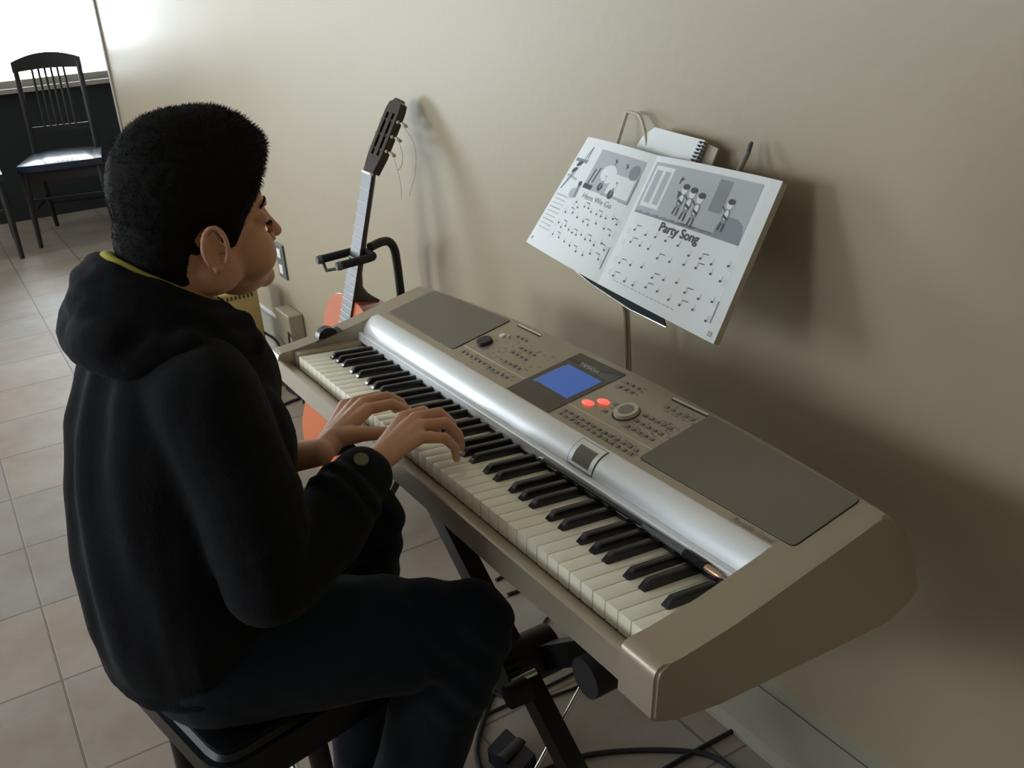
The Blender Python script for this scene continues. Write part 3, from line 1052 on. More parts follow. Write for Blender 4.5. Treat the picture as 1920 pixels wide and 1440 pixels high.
# neck with heel
bm = new()
prev = None
for z, dp in ((.012, .018), (-.02, .021), (-.15, .022), (-.25, .024), (-.285, .032), (-.300, .048), (-.312, .070), (-.318, .086), (-.330, .092), (-.345, .090)):
    h = hw(max(0, -z)) - .0006
    hb = h if dp < .03 else h * (1 - (dp - .03) * 7)
    ring = [bm.verts.new((x, y, z)) for x, y in ((-h, .0055), (h, .0055), (h * .95, .012), (max(hb, .006) * .75, dp * .75), (max(hb, .006) * .4, dp), (-max(hb, .006) * .4, dp), (-max(hb, .006) * .75, dp * .75), (-h * .95, .012))]
    if prev:
        for k in range(8): bm.faces.new((prev[k], prev[(k + 1) % 8], ring[(k + 1) % 8], ring[k]))
    else: bm.faces.new(ring[::-1])
    prev = ring
bm.faces.new(prev)
G('neck', bm, M['rosewood'], 50)
# slotted headstock, tilted back
HR = Matrix.Rotation(R(-14), 4, 'X')
HT = Matrix.Translation(V((0, .001, .006))) @ HR
out_ = [(-.027, 0), (.027, 0), (.034, .03), (.037, .045), (.036, .165), (.030, .182), (.016, .186), (.008, .193), (-.008, .193), (-.016, .186), (-.030, .182), (-.036, .165), (-.037, .045), (-.034, .03)]
sl = [(-.022, .045, -.009, .155), (.009, .045, .022, .155)]
bm = new()


def hbx(x0, z0, x1, z1, y0=0.0, y1=.02): box(bm, (x0, y0, z0), (x1, y1, z1))


# built from rails so that the two slots are real openings
prism(bm, [(-.027, 0), (.027, 0), (.034, .03), (.037, .045), (-.037, .045), (-.034, .03)], 'y', 0, .02)
hbx(-.037, .045, -.022, .155); hbx(-.009, .045, .009, .155); hbx(.022, .045, .037, .155)
prism(bm, [(-.037, .155), (.037, .155), (.036, .165), (.030, .182), (.016, .186), (.008, .193), (-.008, .193), (-.016, .186), (-.030, .182), (-.036, .165)], 'y', 0, .02)
bmesh.ops.transform(bm, matrix=HT, verts=bm.verts[:])
G('headstock', bm, M['rosewood'], 30)
for sx in (-1, 1):
    for z in (.062, .100, .138):
        bm = new()
        tube(bm, [(sx * .008, .010, z), (sx * .023, .010, z)], .0045, 10, 1)
        tube(bm, [(sx * .030, .012, z), (sx * .052, .014, z)], .0028, 8, 0)
        tube(bm, [(sx * .033, .006, z), (sx * .041, .006, z)], .0045, 10, 0)
        tube(bm, [(sx * .050, .014, z), (sx * .054, .014, z), (sx * .066, .015, z - .002), (sx * .070, .015, z - .002)], [.003, .008, .0085, .005], 12, 2, flat=.55)
        bmesh.ops.transform(bm, matrix=HT, verts=bm.verts[:])
        G('tuning_peg', bm, [M['chrome'], M['bone'], M['pearl']])
# body outline: distance d from the nut -> half width
body_ctrl = [(.322, .0), (.323, .045), (.330, .085), (.350, .118), (.385, .138), (.425, .139), (.470, .125), (.515, .117), (.560, .125), (.610, .152), (.660, .176), (.710, .184), (.750, .176), (.785, .145), (.805, .095), (.813, .045), (.815, .0)]
half = spline([(w_, d, 0) for d, w_ in body_ctrl], 5)
outl = [(q.x, -q.y) for q in half] + [(-q.x, -q.y) for q in half[-2:0:-1]]
bm = new(); prism(bm, outl, 'y', .0085, .098); G('body_shell', bm, M['sidewood'], 40)
bm = new(); prism(bm, [(x * .995, -.5675 + (z + .5675) * .995) for x, z in outl], 'y', .0060, .0088); G('soundboard', bm, M['spruce'], 40)
bm = new()
ring = [bm.verts.new((.046 * math.cos(a), .0056, -.475 + .046 * math.sin(a))) for a in [i * 2 * math.pi / 40 for i in range(40)]]
bm.faces.new(ring); G('sound_hole', bm, M['felt'])
bm = new(); box(bm, (-.09, -.002, -.665), (.09, .0062, -.64), bevel=.002); G('bridge', bm, M['rosewood'])
# loose string ends hanging from the tuners
for a in (((.050, .02, .135), (.085, .05, .10), (.10, .07, .04), (.095, .08, -.015)), ((.055, .02, .06), (.085, .03, .03), (.11, .04, .0), (.12, .05, -.03)), ((.05, .02, .10), (.062, .04, .07), (.058, .05, .045), (.068, .04, .03))):
    bm = new(); tube(bm, spline([HT @ V(q) for q in a], 6), .0007, 5); G('loose_string_end', bm, M['string'])

# guitar stand
gs = thing('guitar_stand', 'black guitar stand with padded yoke clasping the guitar neck', 'guitar stand', (-.585, .44, 0))
yk = GM @ V((0, .035, -.203))
post = V((-.60, .490, 0))
bm = new(); tube(bm, [(post.x, post.y, .05), (post.x, post.y, .66)] + spline([(post.x, post.y, .69), (post.x + .003, .486, .745), (post.x + .012, .47, .772), (post.x + .02, .445, .779), (yk.x, yk.y + .01, .777)], 6), .0115, 16); W_('post', bm, M['blackmetal'], gs)
for sx in (-1, 1):
    x = yk.x + sx * .047
    bm = new()
    e_ = .30 if sx > 0 else .285
    tube(bm, spline([(yk.x, yk.y + .004, yk.z + .003), (x - sx * .012, yk.y, yk.z + .003), (x, yk.y - .02, yk.z + .003), (x, e_, yk.z + .0)], 5), .0105, 14)
    W_('yoke_arm', bm, M['rubber'], gs)
    bm = new(); tube(bm, [(x, e_, yk.z), (x, e_ - .012, yk.z)], [.0125, .010], 14); W_('arm_cap', bm, M['steel'], gs)
bm = new(); tube(bm, [(yk.x - .047, .288, yk.z - .006), (yk.x, .278, yk.z - .018), (yk.x + .047, .302, yk.z - .006)], .004, 8); W_('safety_strap', bm, M['rubber'], gs)
bm = new(); tube(bm, [(post.x, post.y, .42), (post.x, post.y, .455)], .018, 16); W_('height_collar', bm, M['blackpl'], gs)
for e in ((-.80, .18, .012), (-.36, .16, .012), (-.61, .535, .012)):
    bm = new(); tube(bm, [(post.x, post.y - .01, .16), e], .010, 12); W_('leg', bm, M['blackmetal'], gs)
for sx in (-1, 1):
    cc = GM @ V((sx * .10, .11, -.80)); ff = GM @ V((sx * .10, -.02, -.83))
    bm = new(); tube(bm, [(post.x, post.y, .22), cc, ff, ff + V((0, -.004, .03))], .009, 12); W_('cradle_arm', bm, M['rubber'], gs)

# ------------------------------------------------------------------ amplifier, floor things
am = thing('amplifier_cabinet', 'yellow beige amplifier cabinet standing behind the boy\'s chin', 'amplifier', (-1.99, .24, 0))
bm = new(); box(bm, (-2.12, .02, .01), (-1.868, .452, .352), bevel=.008); W_('cabinet', bm, M['amp'], am)
bm = new()
for k in range(24): box(bm, (-1.869, .06 + k * .0158, .326), (-1.8665, .067 + k * .0158, .341))
W_('vent_slots', bm, M['darkline'], am)
for x in (-2.09, -1.90):
    for y in (.06, .41):
        bm = new(); tube(bm, [(x, y, 0), (x, y, .012)], .015, 12); W_('foot', bm, M['rubber'], am)


def cable(label, pts, r=.0035, z=None, material=None):
    bm = new(); tube(bm, spline(pts, 8), r, 8)
    return tag(obj('cable', bm, material or M['rubber'], None, 60), label, 'cable')


def F(px, py, z=0.004):
    """floor point helper evaluated once from surveyed floor positions"""
    x, y = (px - 960) / 1819.985, -(py - 720) / 1819.985
    d = co.rotation_euler.to_matrix() @ V((x, y, -1))
    return CAMLOC + d * ((z - CAMLOC.z) / d.z)


cable('black mains cable running from the amplifier cabinet along the wall', [(-1.88, .45, .17), (-1.80, .475, .14), (-1.72, .47, .05), (-1.66, .44, .004), (-1.50, .46, .004)], .005)
cable('thin black cable hanging from the beige junction box', [(-1.72, .50, .20), (-1.66, .48, .17), (-1.56, .46, .10), (-1.48, .44, .004)], .004)
cable('thick black cable looping round the foot of the stand by the knee', [F(958, 1262, .06), F(930, 1292, .004), F(905, 1355), F(894, 1405), F(904, 1450), F(935, 1500)], .0055)
cable('thin black cable curling under the toothed pivot of the stand', [F(880, 1272), F(915, 1293), F(950, 1308), F(1001, 1313), F(1042, 1303), F(1102, 1278), F(1160, 1235)], .0032)
cable('thin black cable crossing the floor diagonally from knee to stand', [F(870, 1355), F(889, 1349), F(945, 1324), F(1001, 1299), F(1087, 1256), F(1140, 1225)], .0032)
cable('thick black cable arching along the bottom of the floor towards the skirting', [F(985, 1462), F(1031, 1440), F(1102, 1416), F(1196, 1407), F(1290, 1409), F(1339, 1420), F(1372, 1442), F(1400, 1480)], .0055)
cable('black cable running from the thick floor cable up to the skirting', [F(1215, 1465), F(1247, 1441), F(1309, 1405), F(1384, 1364), F(1398, 1352, .012)], .0045)
cable('short black cable on the floor left of the keyboard', [F(506, 717), F(520, 716), F(540, 720), F(560, 745), F(548, 752), F(530, 760)], .006)
cable('black cable end crossing the floor beneath the keyboard front', [F(930, 1088), F(945, 1080), F(985, 1062), F(1010, 1052)], .0045)
cable('second black cable end beneath the keyboard front nearer the stand arm', [F(952, 1115), F(971, 1108), F(1010, 1092), F(1040, 1080)], .0045)
cable('short curved black wire on the floor above the stand arm', [F(1015, 1186), F(1018, 1172), F(1028, 1157), F(1050, 1140)], .0035)
sp = thing('sustain_pedal', 'dark blue black pedal box on the floor beside the stand', 'pedal', F(955, 1425), (0, 0, R(12)))
a0, a1, a2 = F(915, 1428), F(951, 1388), F(1008, 1440)
bm = new()
h_ = .035
c4 = a0 + (a2 - a1)
A = [bm.verts.new((q.x, q.y, .003)) for q in (a0, a1, a2, c4)]; B = [bm.verts.new((q.x, q.y, .003 + h_)) for q in (a0, a1, a2, c4)]
for k in range(4): bm.faces.new((A[k], A[(k + 1) % 4], B[(k + 1) % 4], B[k]))
bm.faces.new(A[::-1]); bm.faces.new(B)
bmesh.ops.bevel(bm, geom=bm.edges[:], offset=.003, segments=2, affect='EDGES')
W_('housing', bm, M['bluebox'], sp)
bm = new(); m_ = (a1 + a2) / 2; m2 = (a0 + c4) / 2
tube(bm, [(m_.x, m_.y, .003 + h_), (m2.x, m2.y, .010 + h_)], .012, 12, flat=.5); W_('treadle', bm, M['blackpl'], sp)

# ------------------------------------------------------------------ far chairs


def make_chair(label, loc, rz, proto=None):
    t = thing('dining_chair', label, 'chair', loc, (0, 0, rz), 'dark chairs under the far window')
    def Cc(name, bm, material, smooth=40): return obj(name, bm, material, t, smooth)
    # local: +x = front, y = width, origin on floor below the front edge centre
    bm = new()
    n0 = 12
    rows = []
    for i in range(n0 + 1):
        u = i / n0
        row = []
        for j in range(n0 + 1):
            v = j / n0 * 2 - 1
            hwid = .245 - .03 * (1 - u) if False else .215 + .03 * u
            x = -.50 + .53 * u
            z = .515 + .028 * (1 - abs(v) ** 3) * (1 - abs(2 * u - 1) ** 4)
            row.append(bm.verts.new((x + .03 * (1 - v * v) * u, v * hwid, z)))
        rows.append(row)
    for i in range(n0):
        for j in range(n0): bm.faces.new((rows[i][j], rows[i + 1][j], rows[i + 1][j + 1], rows[i][j + 1]))
    r_ = bmesh.ops.extrude_face_region(bm, geom=bm.faces[:])
    for g in r_['geom']:
        if isinstance(g, bmesh.types.BMVert): g.co.z = .475
    Cc('seat', bm, M['blackseat'], 60)
    bm = new(); prism(bm, [(-.47, -.195), (.0, -.225), (.0, .225), (-.47, .195)], 'z', .405, .475); Cc('seat_frame', bm, M['wood'])
    for y in (-.225, .225):
        bm = new(); tube(bm, [(-.01, y * .97, .47), (-.005, y, .25), (.0, y * 1.02, .0)], [.022, .019, .014], 10); Cc('leg', bm, M['wood'])
    for y in (-.19, .19):
        bm = new(); tube(bm, [(-.64, y, .0), (-.56, y, .22), (-.50, y, .47), (-.505, y, .60), (-.55, y, 1.06)], [.014, .018, .020, .019, .016], 10); Cc('leg', bm, M['wood'])
    bm = new()
    top_ = []
    k = 12
    A, B, C2, D2 = [], [], [], []
    for i in range(k + 1):
        v = i / k * 2 - 1
        zt_ = 1.085 + .045 * (1 - v * v)
        zb_ = 1.02 + .012 * (1 - v * v)
        xx = -.545 - .02 * (1 - v * v)
        A.append(bm.verts.new((xx - .012, v * .208, zb_))); B.append(bm.verts.new((xx + .012, v * .208, zb_)))
        C2.append(bm.verts.new((xx + .010, v * .208, zt_))); D2.append(bm.verts.new((xx - .010, v * .208, zt_)))
    for i in range(k):
        for q in ((A, B), (B, C2), (C2, D2), (D2, A)): bm.faces.new((q[0][i], q[0][i + 1], q[1][i + 1], q[1][i]))
    bm.faces.new((A[0], B[0], C2[0], D2[0])); bm.faces.new((A[k], D2[k], C2[k], B[k]))
    Cc('top_rail', bm, M['wood'])
    bm = new(); box(bm, (-.522, -.18, .64), (-.498, .18, .68)); Cc('lower_rail', bm, M['wood'])
    for i in range(6):
        y = -.095 + i * .038
        bm = new(); tube(bm, [(-.51, y, .66), (-.555, y, 1.04)], .0075, 8, flat=.7); Cc('slat', bm, M['wood'])
    bm = new(); tube(bm, [(-.58, -.185, .17), (-.58, .185, .17)], .010, 8); Cc('stretcher', bm, M['wood'])
    bm = new(); tube(bm, [(-.005, -.22, .30), (-.005, .22, .30)], .010, 8); Cc('stretcher', bm, M['wood'])
    for y in (-.2, .2):
        bm = new(); tube(bm, [(-.005, y * 1.1, .22), (-.57, y * .95, .22)], .009, 8); Cc('stretcher', bm, M['wood'])
    return t


make_chair('dark wooden slat back chair with glossy black seat, fully seen at upper left', (-4.93, .215, 0), R(-13))
make_chair('dark chair cut by the left frame edge, only seat corner showing', (-4.80, -.37, 0), R(-6))

# ------------------------------------------------------------------ the boy's stool
sc = thing('stool', 'black vinyl seated stool underneath the boy', 'stool', (.5, -.35, 0))
bm = new()
rr_ = [(-.235, .458), (-.235, .49), (-.225, .503), (-.20, .510)]
mt = Matrix.Translation(V((.5, -.36, 0)))
prism(bm, rpoly(.36, .67, -.445, -.125, -.125, .05), 'z', .455, .502)
SROT = Matrix.Rotation(R(12), 3, 'Z')
bmesh.ops.rotate(bm, verts=bm.verts[:], cent=(.5, -.3, 0), matrix=SROT)
bmesh.ops.bevel(bm, geom=[e for e in bm.edges if all(v.co.z > .5 for v in e.verts)], offset=.015, segments=3, affect='EDGES')
W_('seat', bm, M['vinyl'], sc)
bm = new(); prism(bm, rpoly(.37, .66, -.435, -.135, -.135, .05), 'z', .425, .456); bmesh.ops.rotate(bm, verts=bm.verts[:], cent=(.5, -.3, 0), matrix=SROT); W_('seat_frame', bm, M['vinyl'], sc)
for x in (.40, .63):
    for y in (-.41, -.26):
        bm = new(); tube(bm, [(x, y, .43), (x + (x - .5) * .12, y + (y + .335) * .15, .0)], [.016, .013], 12); W_('leg', bm, M['blackmetal'], sc)
for y in (-.42, -.255):
    bm = new(); tube(bm, [(.39, y, .20), (.645, y, .20)], .009, 10); W_('stretcher', bm, M['chrome'], sc)

# ------------------------------------------------------------------ the boy
pe = thing('person', 'boy in charcoal hoodie and dark jeans seated playing the keyboard, looking ahead', 'person', (.5, -.35, 0))
HC = V((.500, -.263, 1.131))
HE = Euler((R(-2), R(0), R(5)), 'XYZ')
HMt = Matrix.Translation(HC) @ HE.to_matrix().to_4x4()     # local: x right, y forward, z up
HI = HMt.inverted()
Hr = HE.to_matrix()
nk = HMt @ V((0, -.024, -.050))


def hell(bm, c, r, rx=0, ry=0, rz=0, u=20, v=12): ell(bm, HMt @ V(c), r, Hr @ Euler((R(rx), R(ry), R(rz))).to_matrix(), u, v)
def hcap(bm, pts, rs, seg=10): caps(bm, [HMt @ V(q) for q in pts], rs, seg)


def head_shapes(bm):
    hell(bm, (0, .006, .057), (.074, .087, .085))
    hell(bm, (0, .046, .050), (.062, .048, .062))
    hell(bm, (0, -.040, -.004), (.058, .046, .052))
    hell(bm, (0, .035, -.010), (.057, .052, .062))
    hell(bm, (0, .053, -.046), (.047, .044, .041))
    for s in (-1, 1):
        hell(bm, (s * .038, .062, -.026), (.030, .031, .035))     # full cheeks
        hell(bm, (s * .047, .012, -.038), (.020, .036, .030), rx=25)
        hell(bm, (s * .029, .083, .033), (.021, .010, .007))      # brow ridge
        hell(bm, (s * .030, .081, .013), (.0165, .0125, .0105))   # lids
        hell(bm, (s * .0105, .0995, -.018), (.0075, .0075, .006))   # nostril wing
        # ear
        e0 = V((s * .0725, .000, -.003))
        pts = []
        for k in range(12):
            a = R(-50 + k * 25)
            pts.append((e0.x + s * (.0135 - .0045 * math.cos(a)), e0.y - .0135 * math.cos(a), e0.z + .0265 * math.sin(a) * (1.0 if math.sin(a) > 0 else .8)))
        hcap(bm, pts, .0036, 8)
        hell(bm, (e0.x + s * .0035, e0.y - .003, e0.z + .002), (.0038, .0125, .022), rz=-s * 18)
        hell(bm, (e0.x + s * .0095, e0.y + .001, e0.z - .0225), (.0042, .0070, .0085))
        hcap(bm, [(e0.x + s * .0115, e0.y - .008, e0.z + .015), (e0.x + s * .0115, e0.y - .0075, e0.z + .002), (e0.x + s * .0095, e0.y - .001, e0.z - .012)], .0026, 8)
        hcap(bm, [(e0.x + s * .0065, e0.y + .0105, e0.z + .003), (e0.x + s * .007, e0.y + .0105, e0.z - .005)], .0040, 8)
    hcap(bm, [(0, .089, .030), (0, .101, .006), (0, .1125, -.012)], [.0065, .0068, .0082])
    hell(bm, (0, .097, -.038), (.021, .0105, .0065))
    hell(bm, (0, .0965, -.0475), (.018, .010, .0065))
    hell(bm, (0, .085, -.030), (.026, .014, .018))
    hell(bm, (0, .083, -.066), (.023, .018, .017))


bm = new()
head_shapes(bm)
# neck and torso
caps(bm, [nk, (.50, -.305, 1.04), (.50, -.325, .98)], [.051, .053, .07], 18)
rings_loft(bm, [((.5, -.355, .545), .12, .08), ((.5, -.36, .61), .145, .105), ((.5, -.35, .75), .145, .105), ((.5, -.345, .90), .15, .10), ((.5, -.335, .985), .13, .07), ((.5, -.33, 1.015), .06, .05)])
shR, elR, wrR = V((.655, -.312, .965)), V((.712, -.292, .752)), V((.618, -.113, .808))
shL, elL, wrL = V((.345, -.305, .965)), V((.310, -.290, .725)), V((.466, -.133, .772))
caps(bm, [shR, elR], [.045, .035]); caps(bm, [elR, wrR], [.036, .0215])
caps(bm, [shL, elL], [.045, .035]); caps(bm, [elL, elL.lerp(wrL, .35), wrL], [.034, .031, .0205], 18)
hpR, knR, anR = V((.595, -.36, .592)), V((.668, -.028, .530)), V((.655, -.21, .10))
hpL, knL, anL = V((.405, -.36, .592)), V((.362, -.05, .575)), V((.400, -.125, .10))
for h_, k_, a_ in ((hpR, knR, anR), (hpL, knL, anL)):
    caps(bm, [h_, k_], [.066, .055], 16); caps(bm, [k_, k_.lerp(a_, .35), a_], [.052, .052, .034], 16)
    caps(bm, [a_, a_ + V((0, -.02, -.05)), a_ + V((.005, .12, -.07))], [.034, .030, .025], 12)


def hand(bm, wrist, mcps, pips, dips, tips, thumb, rs=(.0085, .0088, .0084, .0075)):
    wrist = V(wrist)
    cen = sum((V(q) for q in mcps), V()) / 4
    for i in range(4):
        mc = V(mcps[i])
        caps(bm, [wrist.lerp(mc, .0), wrist.lerp(mc, .25), wrist.lerp(mc, .6) + V((0, 0, .001)), mc], [.0195, .0165, .0125, .0102], 12)
        caps(bm, [mc, pips[i], dips[i], tips[i]], [.0098, rs[i] + .0004, rs[i] - .0004, rs[i] - .0014], 12)
    for i in range(3):
        caps(bm, [wrist.lerp(V(mcps[i]), .5), wrist.lerp(V(mcps[i + 1]), .5)], .012, 10)
        caps(bm, [V(mcps[i]).lerp(wrist, .1) - V((0, 0, .003)), V(mcps[i + 1]).lerp(wrist, .1) - V((0, 0, .003))], .0085, 10)
    th = [V(q) for q in thumb]
    caps(bm, th, [.0165, .0125, .0098, .0078], 12)


hand(bm, wrR + V((-.004, .012, .001)),
     [(.519, -.018, .813), (.541, -.008, .817), (.562, -.010, .813), (.582, -.022, .806)],
     [(.513, .018, .810), (.540, .030, .813), (.565, .028, .807), (.590, .012, .797)],
     [(.512, .034, .789), (.540, .048, .791), (.566, .045, .784), (.592, .026, .777)],
     [(.512, .037, .766), (.540, .052, .767), (.567, .048, .762), (.592, .026, .760)],
     [(.590, -.090, .800), (.540, -.052, .790), (.512, -.024, .778), (.500, .002, .762)])
hand(bm, wrL + V((-.010, .014, .001)),
     [(.424, -.034, .798), (.403, -.032, .801), (.384, -.038, .797), (.368, -.052, .790)],
     [(.430, .004, .797), (.404, .007, .800), (.382, .002, .795), (.361, -.018, .787)],
     [(.434, .025, .782), (.403, .029, .783), (.380, .022, .778), (.358, -.001, .773)],
     [(.436, .036, .764), (.403, .038, .764), (.379, .029, .762), (.357, .006, .761)],
     [(.450, -.104, .780), (.468, -.066, .782), (.474, -.032, .775), (.470, -.002, .763)])
bodyme = organic(bm, .0025, 2, .5)
bb = bmesh.new(); bb.from_mesh(bodyme)
sel = []
for v in bb.verts:
    q = HI @ v.co
    if q.length < .17 and q.z > -.11:
        if abs(q.x) > .060 and abs(q.y) < .024 and abs(q.z) < .034: continue
        if q.y > .084 and abs(q.x) < .022: continue
        sel.append(v)
for _ in range(16): bmesh.ops.smooth_vert(bb, verts=sel, factor=.5, use_axis_x=True, use_axis_y=True, use_axis_z=True)
bb.to_mesh(bodyme); bb.free()
meshobj('body', bodyme, M['skin'], pe)

# hair: offset shell of the scalp
tmp = new(); head_shapes(tmp); caps(tmp, [nk, (.50, -.305, 1.04)], [.051, .053], 18)
hm = organic(tmp, .0030, 22, .5)


def hairmask(p):
    x, y, z = p
    ax = abs(x)
    m_ = ((.037 - y) * .087 + (z + .012) * .051) / .1008
    m_ += .003 * math.sin(x * 110) * (1 if z > .06 else 0)
    if y > -.024: m_ = min(m_, z + .014)
    m_ = min(m_, z + .060 - .30 * (y + .05))
    if ax > .052:
        e = math.hypot((y - .003) / .0158, (z + .004) / .0240)
        m_ = min(m_, (e - 1) * .022)
    return m_


bmh = bmesh.new(); bmh.from_mesh(hm)
bmh.verts.ensure_lookup_table()
mk = {}
cr0 = V((0, -.01, .03))
for v in bmh.verts:
    mk[v.index] = hairmask(HI @ v.co)
kill = [v for v in bmh.verts if mk[v.index] < -.004]
newco = {}
for v in bmh.verts:
    k = mk[v.index]
    if k < -.004: continue
    t_ = max(0, min(1, (k + .002) / .022))
    lc = HI @ v.co
    thick = .0085 + .006 * max(0, lc.z / .13) + .019 * min(1, max(0, (lc.y - .01) / .07)) * min(1, max(0, (lc.z - .03) / .04))
    thick *= .45 + .55 * min(1, max(0, (lc.z + .055) / .07))
    nz_ = noise.noise(v.co * 90) * .0016 + noise.noise(v.co * 260) * .0010
    newco[v] = v.co + v.normal * (-.0025 + (thick + nz_) * t_ ** .6)
for v, c in newco.items(): v.co = c
bmesh.ops.delete(bmh, geom=kill, context='VERTS')
for _ in range(3): bmesh.ops.smooth_vert(bmh, verts=bmh.verts[:], factor=.5, use_axis_x=True, use_axis_y=True, use_axis_z=True)
bmh.normal_update()
rnd = random.Random(5)
fl = [f for f in bmh.faces]
strands = []
for _ in range(15000):
    f = rnd.choice(fl)
    c = f.calc_center_median(); nn = f.normal
    lc = HI @ c
    dn = Hr @ V((rnd.uniform(-.3, .3), .25 if lc.z > .06 else -.15, -.75 if lc.z < .10 else -.1))
    d = (nn * .5 + dn * .8 + V((rnd.uniform(-1, 1), rnd.uniform(-1, 1), rnd.uniform(-1, 1))) * .22).normalized()
    ln = rnd.uniform(.003, .0062) * (.55 + .45 * min(1, max(0, (lc.z + .05) / .08)))
    if lc.y > .045 and lc.z > .05: ln *= 1.5
    strands.append((c - nn * .001, d, ln))
for c, d, ln in strands:
    s_ = d.cross(V((rnd.uniform(-1, 1), rnd.uniform(-1, 1), rnd.uniform(-1, 1)))).normalized() * .0005
    s2 = d.cross(s_).normalized() * .0005
    a = [bmh.verts.new(c + s_), bmh.verts.new(c - s_ * .5 + s2 * .87), bmh.verts.new(c - s_ * .5 - s2 * .87)]
    b_ = bmh.verts.new(c + d * ln)
    for i in range(3): bmh.faces.new((a[i], a[(i + 1) % 3], b_))
bmh.to_mesh(hm); bmh.free()
hm.polygons.foreach_set('use_smooth', [True] * len(hm.polygons))
o = meshobj('hair', hm, M['hair'], pe)
o['label'] = 'short cropped black hair'
# eyes, brows, lashes
for s in (-1, 1):
    bm = new(); hell(bm, (s * .030, .0745, .0105), .0112); W_('eyeball', bm, M['eye'], pe, 180)
    bm = new(); hell(bm, (s * .0302, .0838, .007), (.0050, .0022, .0050)); W_('iris', bm, M['iris'], pe, 180)
    bm = new(); tube(bm, spline([HMt @ V(q) for q in ((s * .012, .0935, .031), (s * .026, .0915, .0365), (s * .042, .0845, .035), (s * .050, .076, .030))], 5), [.0018] * 6 + [.0022] * 6 + [.0012] * 4, 8, flat=1.6); W_('eyebrow', bm, M['hair'], pe, 180)
    bm = new()
    for k in range(13):
        t_ = k / 12
        a = V((s * (.016 + .030 * t_), .0915 - .010 * t_ ** 2, .0085 + .002 * math.sin(math.pi * t_)))
        tube(bm, [HMt @ a, HMt @ (a + V((s * (.001 + .003 * t_), .0065, -.0035)))], [.0007, .0003], 4)
    W_('eyelashes', bm, M['hair'], pe, 180)

# hoodie torso and sleeves
bm = new()
rings_loft(bm, [((.5, -.366, .570), .168, .112), ((.5, -.368, .60), .184, .128), ((.5, -.366, .65), .186, .134), ((.5, -.358, .74), .178, .134), ((.5, -.348, .84), .176, .128), ((.5, -.338, .92), .176, .118), ((.5, -.330, .975), .160, .100), ((.5, -.325, 1.012), .115, .082), ((.5, -.318, 1.035), .072, .066)])
ell(bm, (.5, -.30, .93), (.135, .11, .12)); ell(bm, (.5, -.29, .70), (.165, .11, .14))
caps(bm, [(.58, -.318, .975), shR + V((-.02, 0, -.003)), shR.lerp(elR, .5) + V((0, .004, 0)), elR + V((0, -.006, .0)), ], [.066, .071, .066, .056], 20)
ell(bm, (.60, -.29, .88), (.075, .09, .10))
caps(bm, [elR + V((0, -.006, 0)), elR.lerp(wrR, .45) + V((0, 0, -.008)), elR.lerp(wrR, .86)], [.057, .052, .040], 20)
caps(bm, [(.42, -.318, .975), shL + V((.02, 0, -.003)), elL + V((0, -.004, 0))], [.066, .071, .056], 20)
caps(bm, [elL + V((0, -.004, 0)), elL.lerp(wrL, .30), elL.lerp(wrL, .56)], [.055, .052, .043], 20)
for q, r_, ax_ in ((elR.lerp(wrR, .84), .0425, (wrR - elR)), (elL.lerp(wrL, .56), .0445, (wrL - elL))):
    caps(bm, [q, q + ax_.normalized() * .012], [r_, r_ - .002], 20)
# hem roll
for k in range(24):
    a, b_ = 2 * math.pi * k / 24, 2 * math.pi * (k + 1) / 24
    caps(bm, [(.5 + .174 * math.cos(a), -.366 + .118 * math.sin(a), .582), (.5 + .174 * math.cos(b_), -.366 + .118 * math.sin(b_), .582)], .014, 8)
# sleeve folds near the elbow and wrist
for q, ax_, r_ in ((elR.lerp(wrR, .60), wrR - elR, .048), (elR.lerp(wrR, .72), wrR - elR, .046), (elR.lerp(shR, .22), shR - elR, .060), (elL.lerp(wrL, .44), wrL - elL, .049)):
    a_ = ax_.normalized(); s_ = a_.cross(V((0, 0, 1))).normalized(); u_ = s_.cross(a_)
    for k in range(14):
        t0_, t1_ = 2 * math.pi * k / 14, 2 * math.pi * (k + 1) / 14
        f_ = lambda t: q + (s_ * math.cos(t) + u_ * math.sin(t)) * (r_ - .004) + a_ * .008 * math.sin(2 * t + r_ * 90)
        caps(bm, [f_(t0_), f_(t1_)], .009, 6)
hd = organic(bm, .0050, 5, .5)


def cloth(c, n_):
    a = noise.noise(V((c.x * 7, c.y * 7, c.z * 3.2))) * .010
    b_ = noise.noise(V((c.x * 22, c.y * 22, c.z * 11))) * .0035
    # long vertical drapes down the back
    g = 0
    if c.y < -.36: g = .005 * math.sin((c.x * 1.0 + c.z * .25) * 75) * min(1, (-.36 - c.y) / .08) * min(1, max(0, (c.z - .55) / .2))
    return a + b_ + g


warp(hd, cloth)
hoodie = meshobj('hoodie', hd, M['hoodie'], pe)
# hood lying on the back
bm = new()
rim = [(.545, -.252, 1.040), (.568, -.290, 1.062), (.560, -.335, 1.090), (.528, -.370, 1.112), (.478, -.376, 1.116), (.440, -.345, 1.095), (.432, -.300, 1.062), (.455, -.252, 1.034)]
sp_ = spline(rim, 5)
caps(bm, sp_, .0145, 10)
caps(bm, [q + V(((q.x - .5) * .20, (q.y + .31) * .18, -.022)) for q in sp_], .022, 10)
caps(bm, [q + V(((q.x - .5) * .38, (q.y + .31) * .30, -.046)) for q in sp_], .024, 10)
bag = [(.612, -.315, 1.026), (.605, -.360, 1.026), (.565, -.395, 1.026), (.50, -.412, 1.034), (.44, -.398, 1.046), (.40, -.355, 1.034), (.39, -.32, 1.015)]
caps(bm, spline(bag, 5), .027, 12)
ell(bm, (.53, -.385, 1.040), (.085, .045, .036)); ell(bm, (.47, -.385, 1.052), (.07, .042, .038))
ell(bm, (.585, -.345, 1.03), (.045, .05, .030))
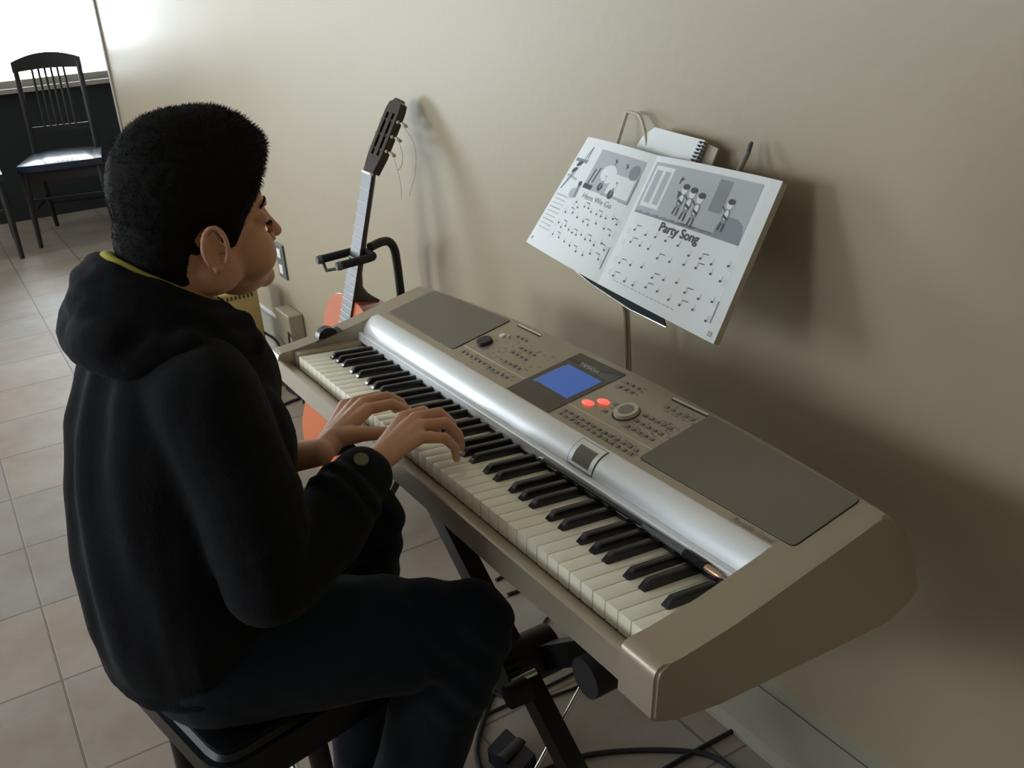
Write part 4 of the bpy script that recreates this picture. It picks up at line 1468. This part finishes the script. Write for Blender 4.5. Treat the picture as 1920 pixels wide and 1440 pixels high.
ell(bm, (.415, -.35, 1.035), (.045, .05, .030))
for a_, b_ in (((.60, -.31, 1.025), (.552, -.256, 1.002)), ((.40, -.31, 1.02), (.45, -.256, 1.0))):
    caps(bm, [a_, b_], [.028, .022], 12)
hh = organic(bm, .0045, 4, .5)
warp(hh, lambda c, n_: noise.noise(c * 13) * .007 + noise.noise(c * 40) * .002)
# clear the neck opening
o = meshobj('hood', hh, M['hoodie'], pe)
# shirt collar
bm = new()
col_ = [(.538, -.256, 1.047), (.555, -.290, 1.070), (.549, -.328, 1.096), (.522, -.358, 1.117), (.478, -.362, 1.119), (.450, -.335, 1.10), (.446, -.295, 1.067), (.462, -.256, 1.04)]
tube(bm, spline(col_, 5), .0085, 10)
o = W_('shirt_collar', bm, M['shirt'], pe, 180); o['label'] = 'yellow shirt collar showing above the hoodie'
# cuff button
bm = new()
ct = elR.lerp(wrR, .86) + V((0, 0, .0))
ax_ = (wrR - elR).normalized()
tocam = (CAMLOC - ct); tocam = (tocam - ax_ * tocam.dot(ax_)).normalized()
dd = (tocam * .85 + V((0, 0, 1)) * .75); dd = (dd - ax_ * dd.dot(ax_)).normalized()
tube(bm, [ct + dd * .034, ct + dd * .0445], .0098, 20)
W_('cuff_badge', bm, M['olive'], pe)['label'] = 'round olive green badge on the right cuff'

# jeans
bm = new()
ell(bm, (.5, -.362, .582), (.162, .112, .078))
for h_, k_, a_ in ((hpR, knR, anR), (hpL, knL, anL)):
    caps(bm, [h_, h_.lerp(k_, .5) + V((0, 0, .006)), k_], [.094, .088, .074], 22)
    caps(bm, [k_, k_.lerp(a_, .3) + V((0, -.012, 0)), a_], [.072, .068, .055], 22)
    caps(bm, [a_, a_ + V((0, 0, -.04))], [.055, .052], 22)
jn = organic(bm, .0055, 5, .5)


def denim(c, n_):
    g = noise.noise(V((c.x * 9, c.y * 9, c.z * 9))) * .006 + noise.noise(c * 30) * .002
    if c.y > -.12 and c.z > .42: g += .0022 * math.sin((c.z * .8 + c.y) * 120 + c.x * 20)
    return g


warp(jn, denim)
meshobj('jeans', jn, M['jeans'], pe)
for a_ in (anR, anL):
    bm = new()
    caps(bm, [a_ + V((0, -.045, -.058)), a_ + V((.003, .05, -.06)), a_ + V((.006, .125, -.066))], [.040, .040, .032], 14)
    sm = organic(bm, .005, 4)
    for v in sm.vertices:
        v.co.z = max(v.co.z, .001)
    meshobj('shoe', sm, M['shoe'], pe)
